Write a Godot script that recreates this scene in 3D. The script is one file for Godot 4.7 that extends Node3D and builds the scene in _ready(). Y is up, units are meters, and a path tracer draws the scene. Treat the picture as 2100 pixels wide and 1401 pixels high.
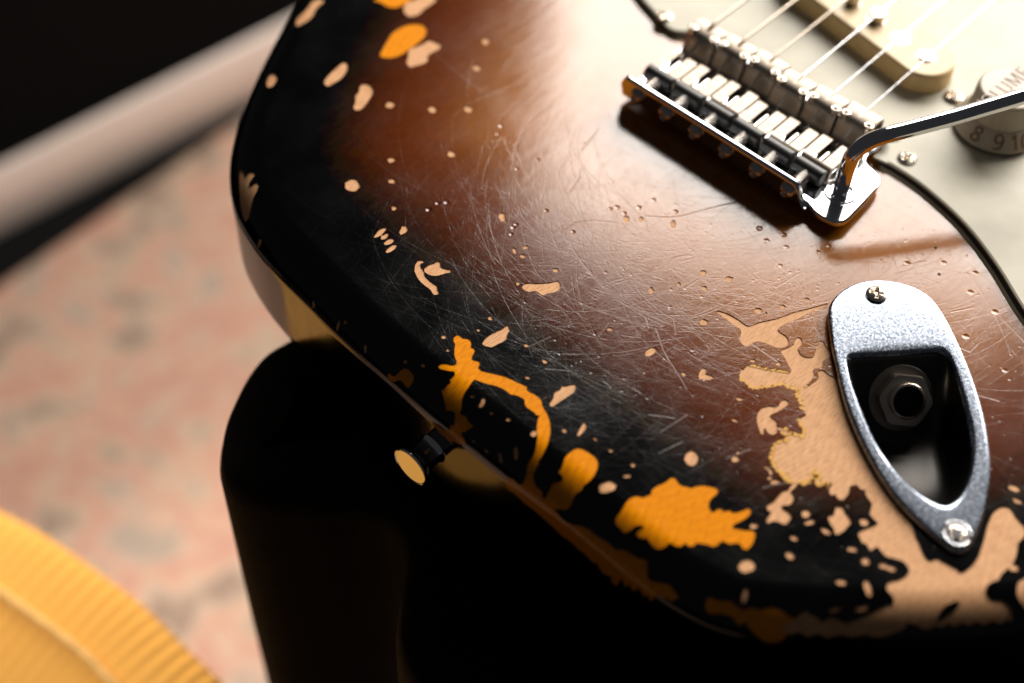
extends Node3D
# Close-up of a worn sunburst electric guitar lying on a black leather pouf. Lengths inside the builders are millimetres (x to the neck, y up, z to the treble side).

const MM := 0.001
const RAD := 11.0        # radius of the rounded body edges
const THICK := 44.0      # thickness of the body
const CELL := 0.4        # cell of the fine body grid
const DEPTH_WOOD := 0.2
const DEPTH_YELLOW := 0.1

var inner := Curve2D.new()
var inner_poly := PackedVector2Array()
var inner_box := Rect2()
var rng := RandomNumberGenerator.new()
var mats := {}
var taken := {}


class Shape:
	var v := PackedVector3Array()
	var n := PackedVector3Array()
	var uv := PackedVector2Array()
	var c := PackedColorArray()
	var ix := PackedInt32Array()

	func tri(a: int, b: int, d: int) -> void:
		var g: Vector3 = (v[b] - v[a]).cross(v[d] - v[a])
		if g.dot(n[a] + n[b] + n[d]) > 0.0:
			ix.append_array(PackedInt32Array([a, d, b]))
		else:
			ix.append_array(PackedInt32Array([a, b, d]))

	func vert(p: Vector3, nn: Vector3, u := Vector2.ZERO) -> int:
		v.append(p)
		n.append(nn)
		uv.append(u)
		return v.size() - 1

	func flat(a: Vector3, b: Vector3, d: Vector3, up: Vector3) -> void:
		var i := vert(a, up, Vector2(a.x, a.z) * 0.01)
		vert(b, up, Vector2(b.x, b.z) * 0.01)
		vert(d, up, Vector2(d.x, d.z) * 0.01)
		tri(i, i + 1, i + 2)

	# rows of points joined to a smooth sheet; wrap closes each row; inward turns the normals to the middle
	func sheet(rows: Array, wrap := true, inward := false, uv_scale := Vector2(1, 1)) -> void:
		var m: int = rows.size()
		var w: int = rows[0].size()
		var mid := Vector3.ZERO
		for r in rows:
			for p in r:
				mid += p
		mid /= float(m * w)
		var nn := []
		var sum := 0.0
		for i in m:
			var line := PackedVector3Array()
			for j in w:
				var jn: int = (j + 1) % w if wrap else mini(j + 1, w - 1)
				var jp: int = (j + w - 1) % w if wrap else maxi(j - 1, 0)
				var du: Vector3 = rows[i][jn] - rows[i][jp]
				var dv: Vector3 = rows[mini(i + 1, m - 1)][j] - rows[maxi(i - 1, 0)][j]
				if du.length_squared() < 1e-9:
					var k: int = i + 1 if i + 1 < m and i == 0 else maxi(i - 1, 0)
					du = rows[k][jn] - rows[k][jp]
				var x: Vector3 = du.cross(dv)
				x = x.normalized() if x.length_squared() > 1e-16 else Vector3.UP
				line.append(x)
				sum += x.dot(rows[i][j] - mid)
			nn.append(line)
		var sgn := 1.0 if (sum > 0.0) != inward else -1.0
		var base := v.size()
		var ww: int = w + 1 if wrap else w
		for i in m:
			for j in ww:
				vert(rows[i][j % w], nn[i][j % w] * sgn, Vector2(float(j) / (ww - 1), float(i) / maxf(1, m - 1)) * uv_scale)
		for i in m - 1:
			for j in ww - 1:
				var a: int = base + i * ww + j
				tri(a, a + 1, a + ww + 1)
				tri(a, a + ww + 1, a + ww)

	func disk(ring: PackedVector3Array, up: Vector3) -> void:
		var mid := Vector3.ZERO
		for p in ring:
			mid += p
		mid /= float(ring.size())
		var base := vert(mid, up, Vector2(mid.x, mid.z) * 0.01)
		for p in ring:
			vert(p, up, Vector2(p.x, p.z) * 0.01)
		for j in ring.size():
			tri(base, base + 1 + j, base + 1 + (j + 1) % ring.size())

	# a turned shape: profile of (radius, height) round the axis; breaks split the smooth shading
	func lathe(profile: PackedVector2Array, at: Vector3, axis: Basis, seg := 40, breaks := [], inward := false) -> void:
		var rows := []
		for k in profile.size():
			var line := PackedVector3Array()
			for j in seg:
				var a := TAU * j / seg
				line.append(at + axis * Vector3(cos(a) * profile[k].x, profile[k].y, sin(a) * profile[k].x))
			rows.append(line)
			if breaks.has(k):
				sheet(rows, true, inward)
				rows = [line]
		if rows.size() > 1:
			sheet(rows, true, inward)

	func tube(path: PackedVector3Array, r: float, seg := 12, caps := true) -> void:
		var rows := []
		var side := Vector3.UP
		for i in path.size():
			var d: Vector3 = (path[mini(i + 1, path.size() - 1)] - path[maxi(i - 1, 0)]).normalized()
			if i == 0:
				side = d.cross(Vector3(0.31, 0.9, 0.2)).normalized()
			side = (side - d * side.dot(d)).normalized()
			var other := d.cross(side)
			var line := PackedVector3Array()
			for j in seg:
				var a := TAU * j / seg
				line.append(path[i] + (side * cos(a) + other * sin(a)) * r)
			rows.append(line)
		# the normals of a bent tube point away from its own path, so they are set here
		var base := v.size()
		for i in rows.size():
			for j in seg + 1:
				vert(rows[i][j % seg], (rows[i][j % seg] - path[i]).normalized(), Vector2(float(j) / seg, float(i)))
		for i in rows.size() - 1:
			for j in seg:
				var a: int = base + i * (seg + 1) + j
				tri(a, a + 1, a + seg + 2)
				tri(a, a + seg + 2, a + seg + 1)
		if caps:
			disk(rows[0], (path[0] - path[1]).normalized())
			disk(rows[-1], (path[-1] - path[-2]).normalized())

	func mesh() -> ArrayMesh:
		var arr := []
		arr.resize(Mesh.ARRAY_MAX)
		var scaled := PackedVector3Array()
		scaled.resize(v.size())
		for i in v.size():
			scaled[i] = v[i] * 0.001
		arr[Mesh.ARRAY_VERTEX] = scaled
		arr[Mesh.ARRAY_NORMAL] = n
		arr[Mesh.ARRAY_TEX_UV] = uv
		if c.size() == v.size():
			arr[Mesh.ARRAY_COLOR] = c
		arr[Mesh.ARRAY_INDEX] = ix
		var m := ArrayMesh.new()
		m.add_surface_from_arrays(Mesh.PRIMITIVE_TRIANGLES, arr)
		return m


func numbered(parent: Node, called: String) -> String:
	var key := str(parent.get_instance_id()) + called
	var k: int = taken.get(key, 0)
	taken[key] = k + 1
	return called if k == 0 else "%s_%03d" % [called, k]


func put(parent: Node, called: String, s: Shape, m: Material) -> MeshInstance3D:
	return put_mesh(parent, called, s.mesh(), m)


func put_mesh(parent: Node, called: String, mesh: Mesh, m: Material) -> MeshInstance3D:
	var o := MeshInstance3D.new()
	o.mesh = mesh
	o.material_override = m
	o.name = numbered(parent, called)
	o.cast_shadow = GeometryInstance3D.SHADOW_CASTING_SETTING_ON
	parent.add_child(o, true)
	return o


func tag(o: Node, label: String, category: String, kind := "") -> void:
	if label:
		o.set_meta("label", label)
	if category:
		o.set_meta("category", category)
	if kind:
		o.set_meta("kind", kind)


func lin(r: float, g: float, b: float) -> Color:
	return Color(r, g, b).linear_to_srgb()


func noise(freq: float, octaves := 3, sd := 1, type := FastNoiseLite.TYPE_SIMPLEX_SMOOTH) -> FastNoiseLite:
	var f := FastNoiseLite.new()
	f.seed = sd
	f.noise_type = type
	f.frequency = freq
	f.fractal_octaves = octaves
	return f


func noise_tex(freq: float, size: int, ramp: Array, octaves := 4, sd := 1) -> NoiseTexture2D:
	var t := NoiseTexture2D.new()
	t.width = size
	t.height = size
	t.seamless = true
	t.noise = noise(freq, octaves, sd)
	var g := Gradient.new()
	g.offsets = PackedFloat32Array()
	g.colors = PackedColorArray()
	var off := PackedFloat32Array()
	var col := PackedColorArray()
	for k in ramp:
		off.append(k[0])
		col.append(k[1])
	g.offsets = off
	g.colors = col
	t.color_ramp = g
	return t


func spline(pts: PackedVector2Array, n: int, closed: bool) -> PackedVector2Array:
	var o := PackedVector2Array()
	var m := pts.size()
	for i in (m if closed else m - 1):
		var p0: Vector2 = pts[(i - 1 + m) % m] if closed or i > 0 else pts[0] * 2.0 - pts[1]
		var p1 := pts[i]
		var p2 := pts[(i + 1) % m]
		var p3: Vector2 = pts[(i + 2) % m] if closed or i + 2 < m else pts[m - 1] * 2.0 - pts[m - 2]
		for k in n:
			o.append(p1.cubic_interpolate(p2, p0, p3, float(k) / n))
	if not closed:
		o.append(pts[m - 1])
	return o


func pairs(a: Array) -> PackedVector2Array:
	var o := PackedVector2Array()
	for i in range(0, a.size() - 1, 2):
		o.append(Vector2(a[i], a[i + 1]))
	return o
func _inner_curve():
	return [145.5,-110,140,-112.5,134.5,-114.9,129.1,-117.4,123.6,-119.9,118.1,-122.4,112.6,-124.8,107.1,-127.2,101.7,-129.7,96.2,-132.1,90.7,-134.6,85.2,-137.1,79.7,-139.4,74.1,-141.7,68.5,-143.8,62.8,-145.7,57.1,-147.6,51.4,-149.3,45.6,-150.8,39.7,-152.2,33.8,-153.3,27.8,-154,21.9,-154.5,15.9,-154.7,9.9,-154.6,3.9,-154.3,-2.1,-153.8,-8.1,-153,-14,-151.9,-19.8,-150.4,-25.5,-148.5,-31.1,-146.4,-36.6,-144,-42.1,-141.5,-47.4,-138.8,-52.7,-136,-58.1,-133.2,-63.4,-130.5,-68.8,-127.8,-74.2,-125.1,-79.5,-122.3,-84.7,-119.3,-89.9,-116.3,-95,-113.2,-100.1,-110,-105.1,-106.7,-110,-103.2,-114.7,-99.5,-119.2,-95.5,-123.3,-91.1,-126.9,-86.3,-129.9,-81.1,-132.1,-75.5,-133.9,-69.8,-135.3,-64,-136.3,-58,-136.9,-52.1,-137.5,-46.1,-138.2,-40.1,-138.9,-34.2,-139.5,-28.2,-140,-22.2,-140.3,-16.2,-140.5,-10.2,-140.7,-4.2,-140.8,1.8,-140.8,7.8,-140.8,13.8,-140.7,19.8,-140.7,25.8,-140.6,31.8,-140.4,37.8,-140.3,43.8,-140.3,49.8,-140.3,55.8,-140.4,61.8,-140.5,67.9,-140.3,73.9,-139.9,79.8,-138.9,85.8,-137.1,91.5,-134.1,96.7,-130.3,101.3,-126.4,105.8,-122.4,110.4,-118.4,114.9,-114.3,119.2,-110.1,123.5,-105.7,127.6,-101.3,131.7,-96.8,135.6,-92,139.3,-87.1,142.7,-82,145.9,-76.7,148.7,-71.3,151.3,-65.8,153.7,-60.2,155.8,-54.4,157.6,-48.6,159.1,-42.7,160.3,-36.8,161.2,-30.8,161.7,-24.8,161.9,-18.8,161.6,-12.8,161.1,-6.9,160.3,-1,159.2,4.9,157.9,10.6,156.1,16.3,154.1,21.8,151.8,27.4,149.5,32.9,147.1,38.4,144.8,44,142.6,49.6,140.5,55.3,138.4,60.9,136.4,66.6,134.5,72.3,132.5,78,130.6,83.7,128.7,89.4,126.9,95.1,125,100.8,123.2,106.6,121.4,112.3,119.7,118.1,118,123.8,116.3,129.6,114.6,135.3,112.9,141.1,111.2,146.9,109.5]
func _yellow_shapes():
	var l := []
	l.append(["antler", [-134.96,-3.73,-134.41,-4.39,-133.6,-4.8,-132.5,-4.56,-132.47,-3.65,-132.37,-2.81,-131.64,-1.82,-131.78,-0.75,-132.43,0.06,-133.13,0.56,-132.91,1.28,-133.24,2.15,-134.25,2.57,-135.1,2.91,-135.77,3.67,-135.36,4.57,-135.04,5.37,-135.55,6.05,-136.52,6.5,-136.72,7.72,-137.42,9.13,-139.63,9.05,-139.9,8.4,-140.99,8.53,-142.53,8.92,-143.9,9.12,-145.07,9.46,-146.34,10.03,-147.63,10.98,-148.66,11.34,-149.84,10.34,-150.1,9.04,-151.12,7.81,-150.25,7.21,-149.16,5.99,-148.27,4.96,-147.5,3.73,-146.77,4.31,-145.45,4.28,-144.43,4.46,-144.07,3.75,-143.14,3.98,-142.28,3.82,-141.75,3,-142.47,1.84,-143.21,0.33,-143.48,-0.72,-142.85,-1.14,-141.82,-0.65,-141.22,0.25,-140.54,1.45,-139.62,1.67,-138.93,1.17,-138.37,0.07,-137.54,-1.01,-136.29,-2.16,-135.22,-3.02]])
	l.append(["antler", [-148.91,10.06,-148.45,11.18,-149.41,11.88,-148.94,13,-149.37,14.22,-149.69,15.34,-149.79,16.57,-151.2,15.93,-152.56,15.2,-153.26,14.4,-154.01,14.88,-154.29,15.89,-155,16.39,-156.11,16.35,-157.41,14.68,-158,13.06,-158.52,12.07,-159.97,12.72,-159.8,11.03,-159.59,9.15,-159.66,7.44,-158.78,6.69,-157.5,5.32,-156.68,7.53,-156.28,9.36,-155.23,10.83,-153.8,10.57,-153.06,11.56,-151.39,11.11,-149.84,10.34]])
	l.append(["antler", [-137.1,6.62,-136.72,7.72,-135.96,9.2,-134.91,11.12,-134.02,12.83,-133.38,14.76,-132.88,16.82,-132.51,18.28,-132.21,19.51,-132.87,19.87,-132.94,21.19,-132.62,22.68,-132.61,24.09,-133.04,25.26,-133.7,25.97,-134.28,27.2,-134.77,28.53,-135.59,29.97,-136.78,31.46,-138.14,32.76,-139.69,33.85,-141.61,34.91,-143.59,35.65,-145.36,35.99,-146.83,36.17,-146.55,36.3,-148.16,36.7,-149.62,36.86,-150.93,37.68,-152.87,37.31,-153.49,35.68,-152.18,35.6,-150.83,35.21,-149.39,34.57,-148.07,34.22,-146.6,34.28,-145.1,33.89,-143.44,32.94,-141.38,31.36,-140.28,30.12,-138.79,28.96,-137.61,28.13,-136.52,27.66,-137.2,27.05,-136.84,26.19,-136.98,24.91,-137,23.51,-136.52,22.63,-135.74,21.81,-135.79,20.61,-136.19,19.19,-136.96,18.12,-136.87,16.95,-137.14,15.05,-137.84,13.17,-138.77,11.52,-139.47,9.63,-139.9,8.4,-139.28,7.24]])
	l.append(["antler", [-154.11,35.38,-153.49,35.68,-152.18,35.6,-150.52,36.06,-149.83,37,-150.93,37.68,-151.84,39.05,-151.94,40.64,-152.43,41.29,-153.38,41.63,-153.08,42.53,-151.43,42.57,-149.87,42.5,-148.59,42.32,-147.68,43.01,-147.06,43.55,-146.01,43.9,-145.7,43.46,-145.43,42.97,-145.47,42.27,-145.2,41.76,-144.34,41.81,-143.39,41.49,-142.21,40.95,-141.41,40.57,-139.61,40.51,-138.21,40.63,-137.22,41.11,-136.6,42.27,-136.34,44.08,-136.32,45.76,-136.84,47.05,-137.99,48.05,-139.39,48.76,-141.03,49.19,-142.9,49.16,-144.32,48.88,-145.17,49.26,-146.47,48.81,-147.73,48.78,-149.08,49.06,-150.37,49.23,-151.52,48.87,-152.35,47.95,-153.12,46.6,-155.45,45.03,-159.37,43.55,-160.35,38.83,-160.15,36.38,-159.95,33.92,-160.08,31.81,-159.57,30.71,-158.35,30.28,-156.31,30.74,-154.97,31.84,-154.56,33.11,-154.88,34.26]])
	l.append(["antler", [-155.76,38.29,-154.51,44.77,-154.19,47.03,-154.83,48.23,-155,49.29,-154.3,51.08,-153.51,52.81,-152.73,54.15,-152.17,55.88,-152.04,57.48,-152.04,59.14,-151.74,60.97,-151.5,62.5,-151.75,63.62,-151.86,64.5,-150.65,66.06,-150.12,68.42,-149.79,70.53,-148.99,71.98,-149.63,73.01,-151.21,73.91,-152.6,75.17,-152.1,76.56,-151.15,78.31,-150.29,79.73,-150.36,81.07,-151,82.76,-151.52,83.39,-153.51,82.53,-153.75,81.02,-154.99,80.21,-154.4,78.63,-159.22,77.99,-157.18,76.52,-159.05,75.89,-157.6,73.59,-160.8,72.73,-158.61,70.99,-161.52,70.36,-159.34,68.66,-163.97,67.46,-164.01,65.61,-161.69,65.35,-163.13,63.71,-162.65,61.55,-161.1,60.7,-162.17,59.36,-161.6,56.87,-161.57,54.81,-161.27,51.65,-161.59,49.29,-160.85,46.45,-160.66,43.98,-160.37,41.15,-160.35,38.83,-160.15,36.38]])
	l.append(["splash", [-146.13,60.65,-145.02,60.23,-143.42,60.19,-141.92,59.89,-140.45,59.62,-138.78,59.68,-137.59,60.47,-137.01,61.62,-135.91,62,-135.07,62.44,-134.15,61.9,-132.97,61.84,-131.4,62.17,-129.77,62.78,-127.91,62.89,-127.37,63.75,-127.86,64.96,-127.85,66.25,-127.22,67.19,-126.81,68.16,-125.58,68.78,-124.16,69.9,-123.23,71.41,-122.61,72.68,-123.04,73.43,-124.1,73.69,-125.5,73.52,-126.9,73.76,-127.88,74.43,-128.39,75.15,-128.47,76.32,-127.08,76.5,-126.47,77.12,-126.53,78.11,-125.48,78.56,-125.19,79.9,-123.84,80.74,-122.58,81.34,-121.62,81.7,-122.13,82.62,-123.44,82.93,-125.12,82.66,-126.85,82.12,-128.11,81.84,-128.62,82.55,-127.87,83.52,-127.17,84.85,-126.11,85.74,-126.08,86.8,-126.82,87.45,-128.57,88.08,-130.3,88.31,-131.3,88,-131.41,87.17,-130.97,86.21,-131.43,85.34,-132.68,84.45,-132.98,83.14,-133.58,82.52,-134.96,82.51,-135.91,82.01,-136.39,80.84,-137.19,79.61,-137.94,78.64,-138.72,78.64,-139.49,78.32,-139.74,77.58,-139.73,76.79,-140.86,76.6,-141.66,76,-142.01,74.72,-142.19,73.92,-143.61,73.84,-144.8,73.24,-145.3,72.05,-145.08,70.6,-144.75,69.21,-145.55,68.1,-145.64,67.05,-145.1,66.52,-144.09,66.58,-143.07,67.02,-143.18,66.15,-144.02,65.24,-145.22,64.94,-146.66,64.48,-147.02,63.79,-146.78,62.46,-146.66,61.39]])
	l.append(["comma", [-153.87,-12.55,-153.03,-11.93,-152.93,-10.39,-151.41,-9.54,-149.75,-8.98,-148.78,-7.9,-148.79,-6.16,-149.34,-4.81,-150.86,-4.35,-152.75,-4.92,-153.05,-5.9,-152.47,-7.25,-152.86,-8.63,-154.43,-9.9,-154.81,-11.63]])
	l.append(["far_top", [-54.78,-117.85,-53.99,-115.41,-53.96,-112.9,-53.08,-110.94,-51.06,-109.77,-48.72,-109.66,-46.36,-109.55,-45.42,-111.95,-50.82,-117.27]])
	l.append(["far_leaf", [-71.48,-97.49,-69.18,-98.84,-66,-100.39,-61.92,-102.15,-58.32,-102.32,-55.49,-101.67,-53.46,-100.2,-52.41,-98.08,-53.58,-95.5,-55.97,-94.15,-59.47,-93.4,-63.04,-93.27,-66.57,-93.14,-69.66,-94.14,-71.38,-95.85]])
	l.append(["edge_band", [-146.72,88.84,-145.53,91.21,-144.06,93.07,-143.62,94.37,-143.72,95.86,-143.35,97.23,-144.72,99.03,-147.18,98.54,-146.52,97.11,-146.95,94.59,-149.62,90.98]])
	l.append(["brown_edge", [-142.29,97.44,-140.88,99.6,-139.85,100.4,-138.6,101.28,-137.73,102.5,-137.25,104.09,-137.27,105.29,-137.02,107.13,-140.24,107.11,-140.84,108.72,-143.66,109.35,-145.97,107.11,-146.16,103.35,-145.48,100.29,-144.67,98.4]])
	return l
func _wood_shapes():
	var l := []
	l.append(["bird", [-79.05,38.21,-78.11,39.36,-77.51,41.02,-77.29,42.72,-77.11,44.45,-77.19,46.1,-77.03,47.3,-76.21,47.99,-74.56,48.58,-72.67,49.53,-70.74,50.71,-68.85,51.67,-66.99,52.39,-64.86,53.18,-62.8,54.3,-60.73,55.41,-58.39,56.6,-55.82,58.03,-57.68,57.92,-59.68,57.26,-61.71,56.38,-63.8,55.81,-65.74,55.4,-67.71,54.75,-69.57,54.03,-71.23,53.69,-72.47,53.7,-72.79,54.59,-72.71,55.83,-72.98,57.07,-73.74,58.19,-74.7,58.72,-76.01,58.53,-77.25,57.64,-77.92,56.59,-78.16,55.21,-78.66,53.77,-79.36,52.48,-80.57,51.82,-81.79,51.71,-82.88,51.24,-83.01,50.29,-82.67,49.12,-82.02,48.27,-80.9,47.89,-79.93,47.35,-79.44,46.5,-79.43,45.17,-79.39,43.29,-79.29,41.08,-79.21,39.41]])
	l.append(["large", [-91.49,55.37,-90.35,54.89,-88.6,54.83,-87.07,55.47,-86.51,56.59,-85.73,58.31,-84.44,60.43,-83.08,62.48,-81.99,63.96,-81.23,64.54,-80.44,63.33,-79.34,61.49,-78.44,59.81,-77.89,58.68,-77.09,58.55,-75.28,59.27,-73.53,59.54,-71.79,59.04,-70.73,59.17,-70.76,60.09,-71.48,60.87,-72.75,61.28,-73.73,61.22,-74.66,62.16,-75.03,63.45,-74.58,64.66,-73.71,65.55,-72.44,65.53,-70.64,64.74,-68.38,64.02,-67.28,64,-67.61,64.99,-68.43,66.6,-69.16,67.93,-69.98,68.59,-71.4,68.46,-72.84,68.47,-74.19,69.32,-75.63,68.96,-76.61,68.15,-77.63,69.13,-79.39,69.89,-81.5,69.92,-83.51,71.12,-87.7,72.91,-86.85,71.29,-86.4,69.97,-85.02,69.21,-85.37,67.96,-85.66,66.41,-86.04,64.93,-87.36,64.13,-89.1,62.89,-91.04,61.82,-92.38,60.28,-92.22,58.63,-92.13,57.28,-92.27,56.23]])
	l.append(["large", [-81.95,70.36,-80.08,70.64,-78.16,70.77,-77.25,70.24,-76.55,69.49,-75.37,69.78,-75.11,70.6,-75.37,71.79,-75.06,73.57,-75.11,75.35,-76.32,79.17,-75.14,78.43,-78.74,81.92,-83.19,87.91,-88.95,95.67,-92.68,101.48,-92.9,103.1,-96.24,109.69,-95.6,106.06,-96.95,109.43,-97.97,112.24,-100.19,114.61,-101.47,116.65,-102.91,118.5,-103.67,120.19,-103.33,121.16,-101.96,121.76,-101.63,123.33,-101.37,125.23,-101.1,126.53,-101.43,127.62,-103.9,129.32,-109.99,129.89,-112.95,130.18,-115.05,131.64,-117.51,130.63,-118.91,126.91,-121.53,125.32,-124.14,123,-126.56,120.11,-129.32,117.64,-128.68,116.61,-127.64,117.31,-126.08,117.85,-124.08,118.69,-122.16,119.28,-120.59,120.21,-119.18,121.14,-117.99,120.79,-117.16,119.67,-116.99,118.17,-116.21,117.41,-114.72,117.36,-113.14,118.38,-111.2,119.17,-109.33,119.07,-108.47,118.12,-108.06,116.49,-108.56,115.12,-109.1,113.98,-109.66,112.78,-109.42,111.5,-109,110.08,-109.52,109.54,-110.77,109.49,-110.81,108.83,-110.16,107.49,-110.56,106.62,-109.98,105.66,-109.07,104.57,-107.61,104.82,-105.54,105.68,-103.51,106.36,-103.15,104.51,-102.43,103.33,-100.85,102.71,-99.79,101.87,-99.27,100.47,-98.54,99.27,-97.48,98.89,-98.28,98.39,-98.3,97.24,-97.94,96.29,-98.77,95.93,-99.42,95.43,-100.62,96.16,-101.91,96.47,-103.55,96.56,-104.3,96.27,-104.42,95.18,-103.91,94.24,-104.8,93.81,-104.39,92.94,-103.46,92.27,-102.24,91.68,-102.82,90.43,-104.34,89.85,-104.32,88.89,-103.43,88.49,-102.17,88.78,-101.91,87.4,-101.42,86.57,-102.52,86.77,-103.68,87.24,-104.84,87.36,-106.51,87.14,-107.23,86.23,-108.37,85.39,-108.76,84,-108.65,82.47,-108.07,81.08,-108.33,79.82,-107.61,78.56,-106.51,77.01,-105.11,76.09,-103.62,75.58,-102.05,75.15,-100.73,75.65,-99.27,76.28,-98.02,75.85,-98.37,74.64,-98.58,73.56,-98.08,72.69,-97.31,72.61,-96.76,73.69,-96.48,74.84,-97.06,75.63,-96.55,76.49,-95.92,78,-95.16,78.78,-93.78,77.78,-93.08,76.41,-92.51,75.26,-91.75,74.46,-90.68,74.67,-89.73,75.47,-89.54,74.09,-88.94,73.28,-87.85,72.98,-87.05,72.03,-84.18,69.94,-81.93,70.07]])
	l.append(["large", [-102.12,126.3,-101.43,127.62,-100.01,128.48,-97.71,128.8,-95.08,128.63,-91.85,127.81,-88.5,126.63,-85.12,125.44,-82.04,124.75,-79.81,124.88,-78.13,125.66,-77.75,127.22,-78.74,129,-79.42,130.88,-79.87,132.33,-81.84,133.5,-84.47,133.31,-86.45,134.2,-89.53,135.18,-92.79,135.11,-95.35,134.92,-96.6,135.25,-97.93,134.47,-99.65,134.09,-101.03,134.57,-101.81,135.59,-101.7,137.11,-100.54,138.46,-100.02,140.03,-100.1,141.51,-101.03,143.06,-101.95,143.97,-102.73,142.43,-104.13,142.49,-105.09,140.38,-107.21,139.71,-107.78,137.99,-109.73,137.12,-110.46,135.62,-112.39,134.75,-112.76,133.25,-113.81,133.29,-115.4,131.28,-111.9,131.97,-111.54,131.98,-110.13,132.37,-108.24,132.2,-107.3,131.59,-109.1,130.46,-110.8,129.59,-110.71,127.57,-105.91,127.24]])
	l.append(["strip", [-118.89,121.11,-121.31,119.81,-123.57,118.97,-125.82,118.17,-127.77,117.71,-128.96,117.11,-129.53,115.87,-130.25,114.17,-130.75,112.88,-131.87,112.49,-132.99,112.12,-133.03,110.96,-133.3,109.44,-134.25,107.99,-134.31,107.46,-136.41,107.13,-138.98,106.71,-141.03,107.01,-140.24,109.33,-138.22,110.27,-138.08,112.71,-135.59,113.7,-135,116.23,-132.51,117.23,-130.94,119.96,-128.34,121.51,-126.59,124.43,-123.68,125.96,-120.03,126.69]])
	l.append(["right", [-91.25,139.95,-92.23,139.33,-93.81,138.9,-95.43,139.52,-96.78,140.67,-97.37,142.51,-97.14,144.48]])
	l.append(["curled", [-98.05,66.44,-96.88,66.06,-95.38,66.18,-94.23,66.83,-93.57,66.79,-93.73,67.33,-92.91,68.35,-91.94,68.63,-90.75,68.25,-89.77,68.53,-89.37,69.48,-89.86,70.04,-90.96,70.16,-92.38,69.95,-93.93,69.6,-95.03,69.18,-96.03,68.86,-96.5,69.78,-96.49,71.01,-97.4,71.99,-98.54,72.91,-99.53,73.28,-100.52,73.02,-100.79,71.99,-100.62,71.12,-99.98,70.4,-100.43,70.28,-101.43,70.99,-102.26,71.24,-102.38,70.71,-101.49,69.54,-100.63,68.35,-99.38,67.19]])
	l.append(["s_shape", [-118.05,84.41,-117.22,84.62,-116,84.9,-114.23,84.78,-112.23,84.73,-111.19,85.15,-110.97,86.19,-111.53,87.55,-112.9,88.08,-114.17,88.07,-115.34,87.03,-115.99,87.16,-116.11,88.31,-115.99,89.4,-116.55,90.41,-117.79,90.72,-119.22,90.61,-119.66,89.75,-119.88,88.73,-120.81,87.78,-121.78,87.56,-121.72,86.99,-120.61,86.56,-118.75,86.24,-119,85.35]])
	l.append(["s_shape", [-111.17,85.5,-111.01,85.98,-107.8,86.01,-107.94,85.04]])
	l.append(["kite", [-110.27,96.71,-108.85,97.38,-106.92,96.48,-106.33,96.77,-105.71,97.73,-106.48,98.85,-106.98,100.24,-107.66,101.45,-109,101.65,-111.21,101.58,-112.86,101.13,-112.99,100.53,-112.13,99.7,-111.53,98.11]])
	l.append(["fl1", [-129.74,1.58,-127.64,1.25,-125.5,1.46,-123.73,2.02,-122.02,2.27,-121.13,2.18,-121.35,2.95,-122.05,3.97,-123.41,4.32,-124.86,5.31,-126.55,5.06,-128.43,4.61,-129.46,4.29,-130.25,3,-130.28,2.1]])
	l.append(["fl2", [-132.18,27.06,-130.34,26.63,-128.62,25.6,-126.87,25.98,-125.65,25.59,-125.22,26.27,-124,26.95,-123.09,27.73,-124.53,28.84,-126.25,28.95,-128.32,28.69,-130.38,28.43,-132.53,28.08]])
	l.append(["fl3", [-134.46,38.31,-132.27,37.42,-131.2,37.16,-130.22,36.81,-130.71,38.11,-131.72,38.65,-133.5,38.84,-134.47,38.84]])
	l.append(["fl4", [-142.25,29.76,-141.25,29.54,-140.52,30.09,-141.14,31,-142.18,31.09,-142.55,30.38]])
	l.append(["fl5", [-147.32,28.74,-147.02,29.38,-147.99,30.66,-149.36,31.3,-149.76,30.76,-148.7,29.68]])
	l.append(["fl6", [-151.15,25.86,-150.89,26.66,-152.14,28.05,-152.83,28.03,-153.25,27.5,-152.13,26.74]])
	l.append(["fl7", [-144.87,14.55,-143.52,14.22,-142.6,13.72,-142.09,14.31,-142.85,15.04,-144.03,15.42,-144.77,15.37]])
	l.append(["crescent", [-123.95,-29.2,-122.8,-29.89,-121.42,-30.09,-120.76,-29.16,-121.19,-28.53,-122.04,-28.86,-122.7,-28.2,-123.38,-26.52,-124.26,-25.04,-124.48,-23.44,-124.61,-21.74,-124.47,-20.31,-125.41,-19.19,-125.76,-18.25,-126.64,-17.96,-127.31,-18.65,-126.99,-19.75,-126.67,-21.24,-126.75,-23.13,-126.5,-24.95,-125.79,-26.85,-125.05,-28.2]])
	l.append(["tail", [-122.7,-26.88,-121.29,-27.04,-119.45,-26.5,-118.03,-26.14,-118.23,-25.27,-118.96,-24.42,-118.8,-23.2,-117.98,-21.85,-118.71,-21.01,-120.11,-21.9,-121.54,-22.45,-122.82,-23.53,-123.38,-24.94,-123.22,-26.09]])
	l.append(["cap", [-108.97,-3.84,-107.68,-4.09,-106.38,-3.4,-104.94,-1.69,-103.16,-0.3,-101.84,0.77,-100.7,1.24,-100.57,2.06,-101.6,3.36,-102.94,3.82,-104.36,3.41,-106.13,2.4,-107.33,1.8,-107.28,0.45,-107.47,-0.51,-108.91,-1.45,-109.25,-2.83]])
	l.append(["ft1", [-51.08,-108.14,-49.45,-109.28,-47.09,-109.16,-44.73,-109.05,-41.46,-108.04,-40.06,-104.44,-43.72,-103.63,-46.53,-103.65,-49.69,-102.95,-51.97,-103.84,-52.53,-105.76]])
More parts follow.
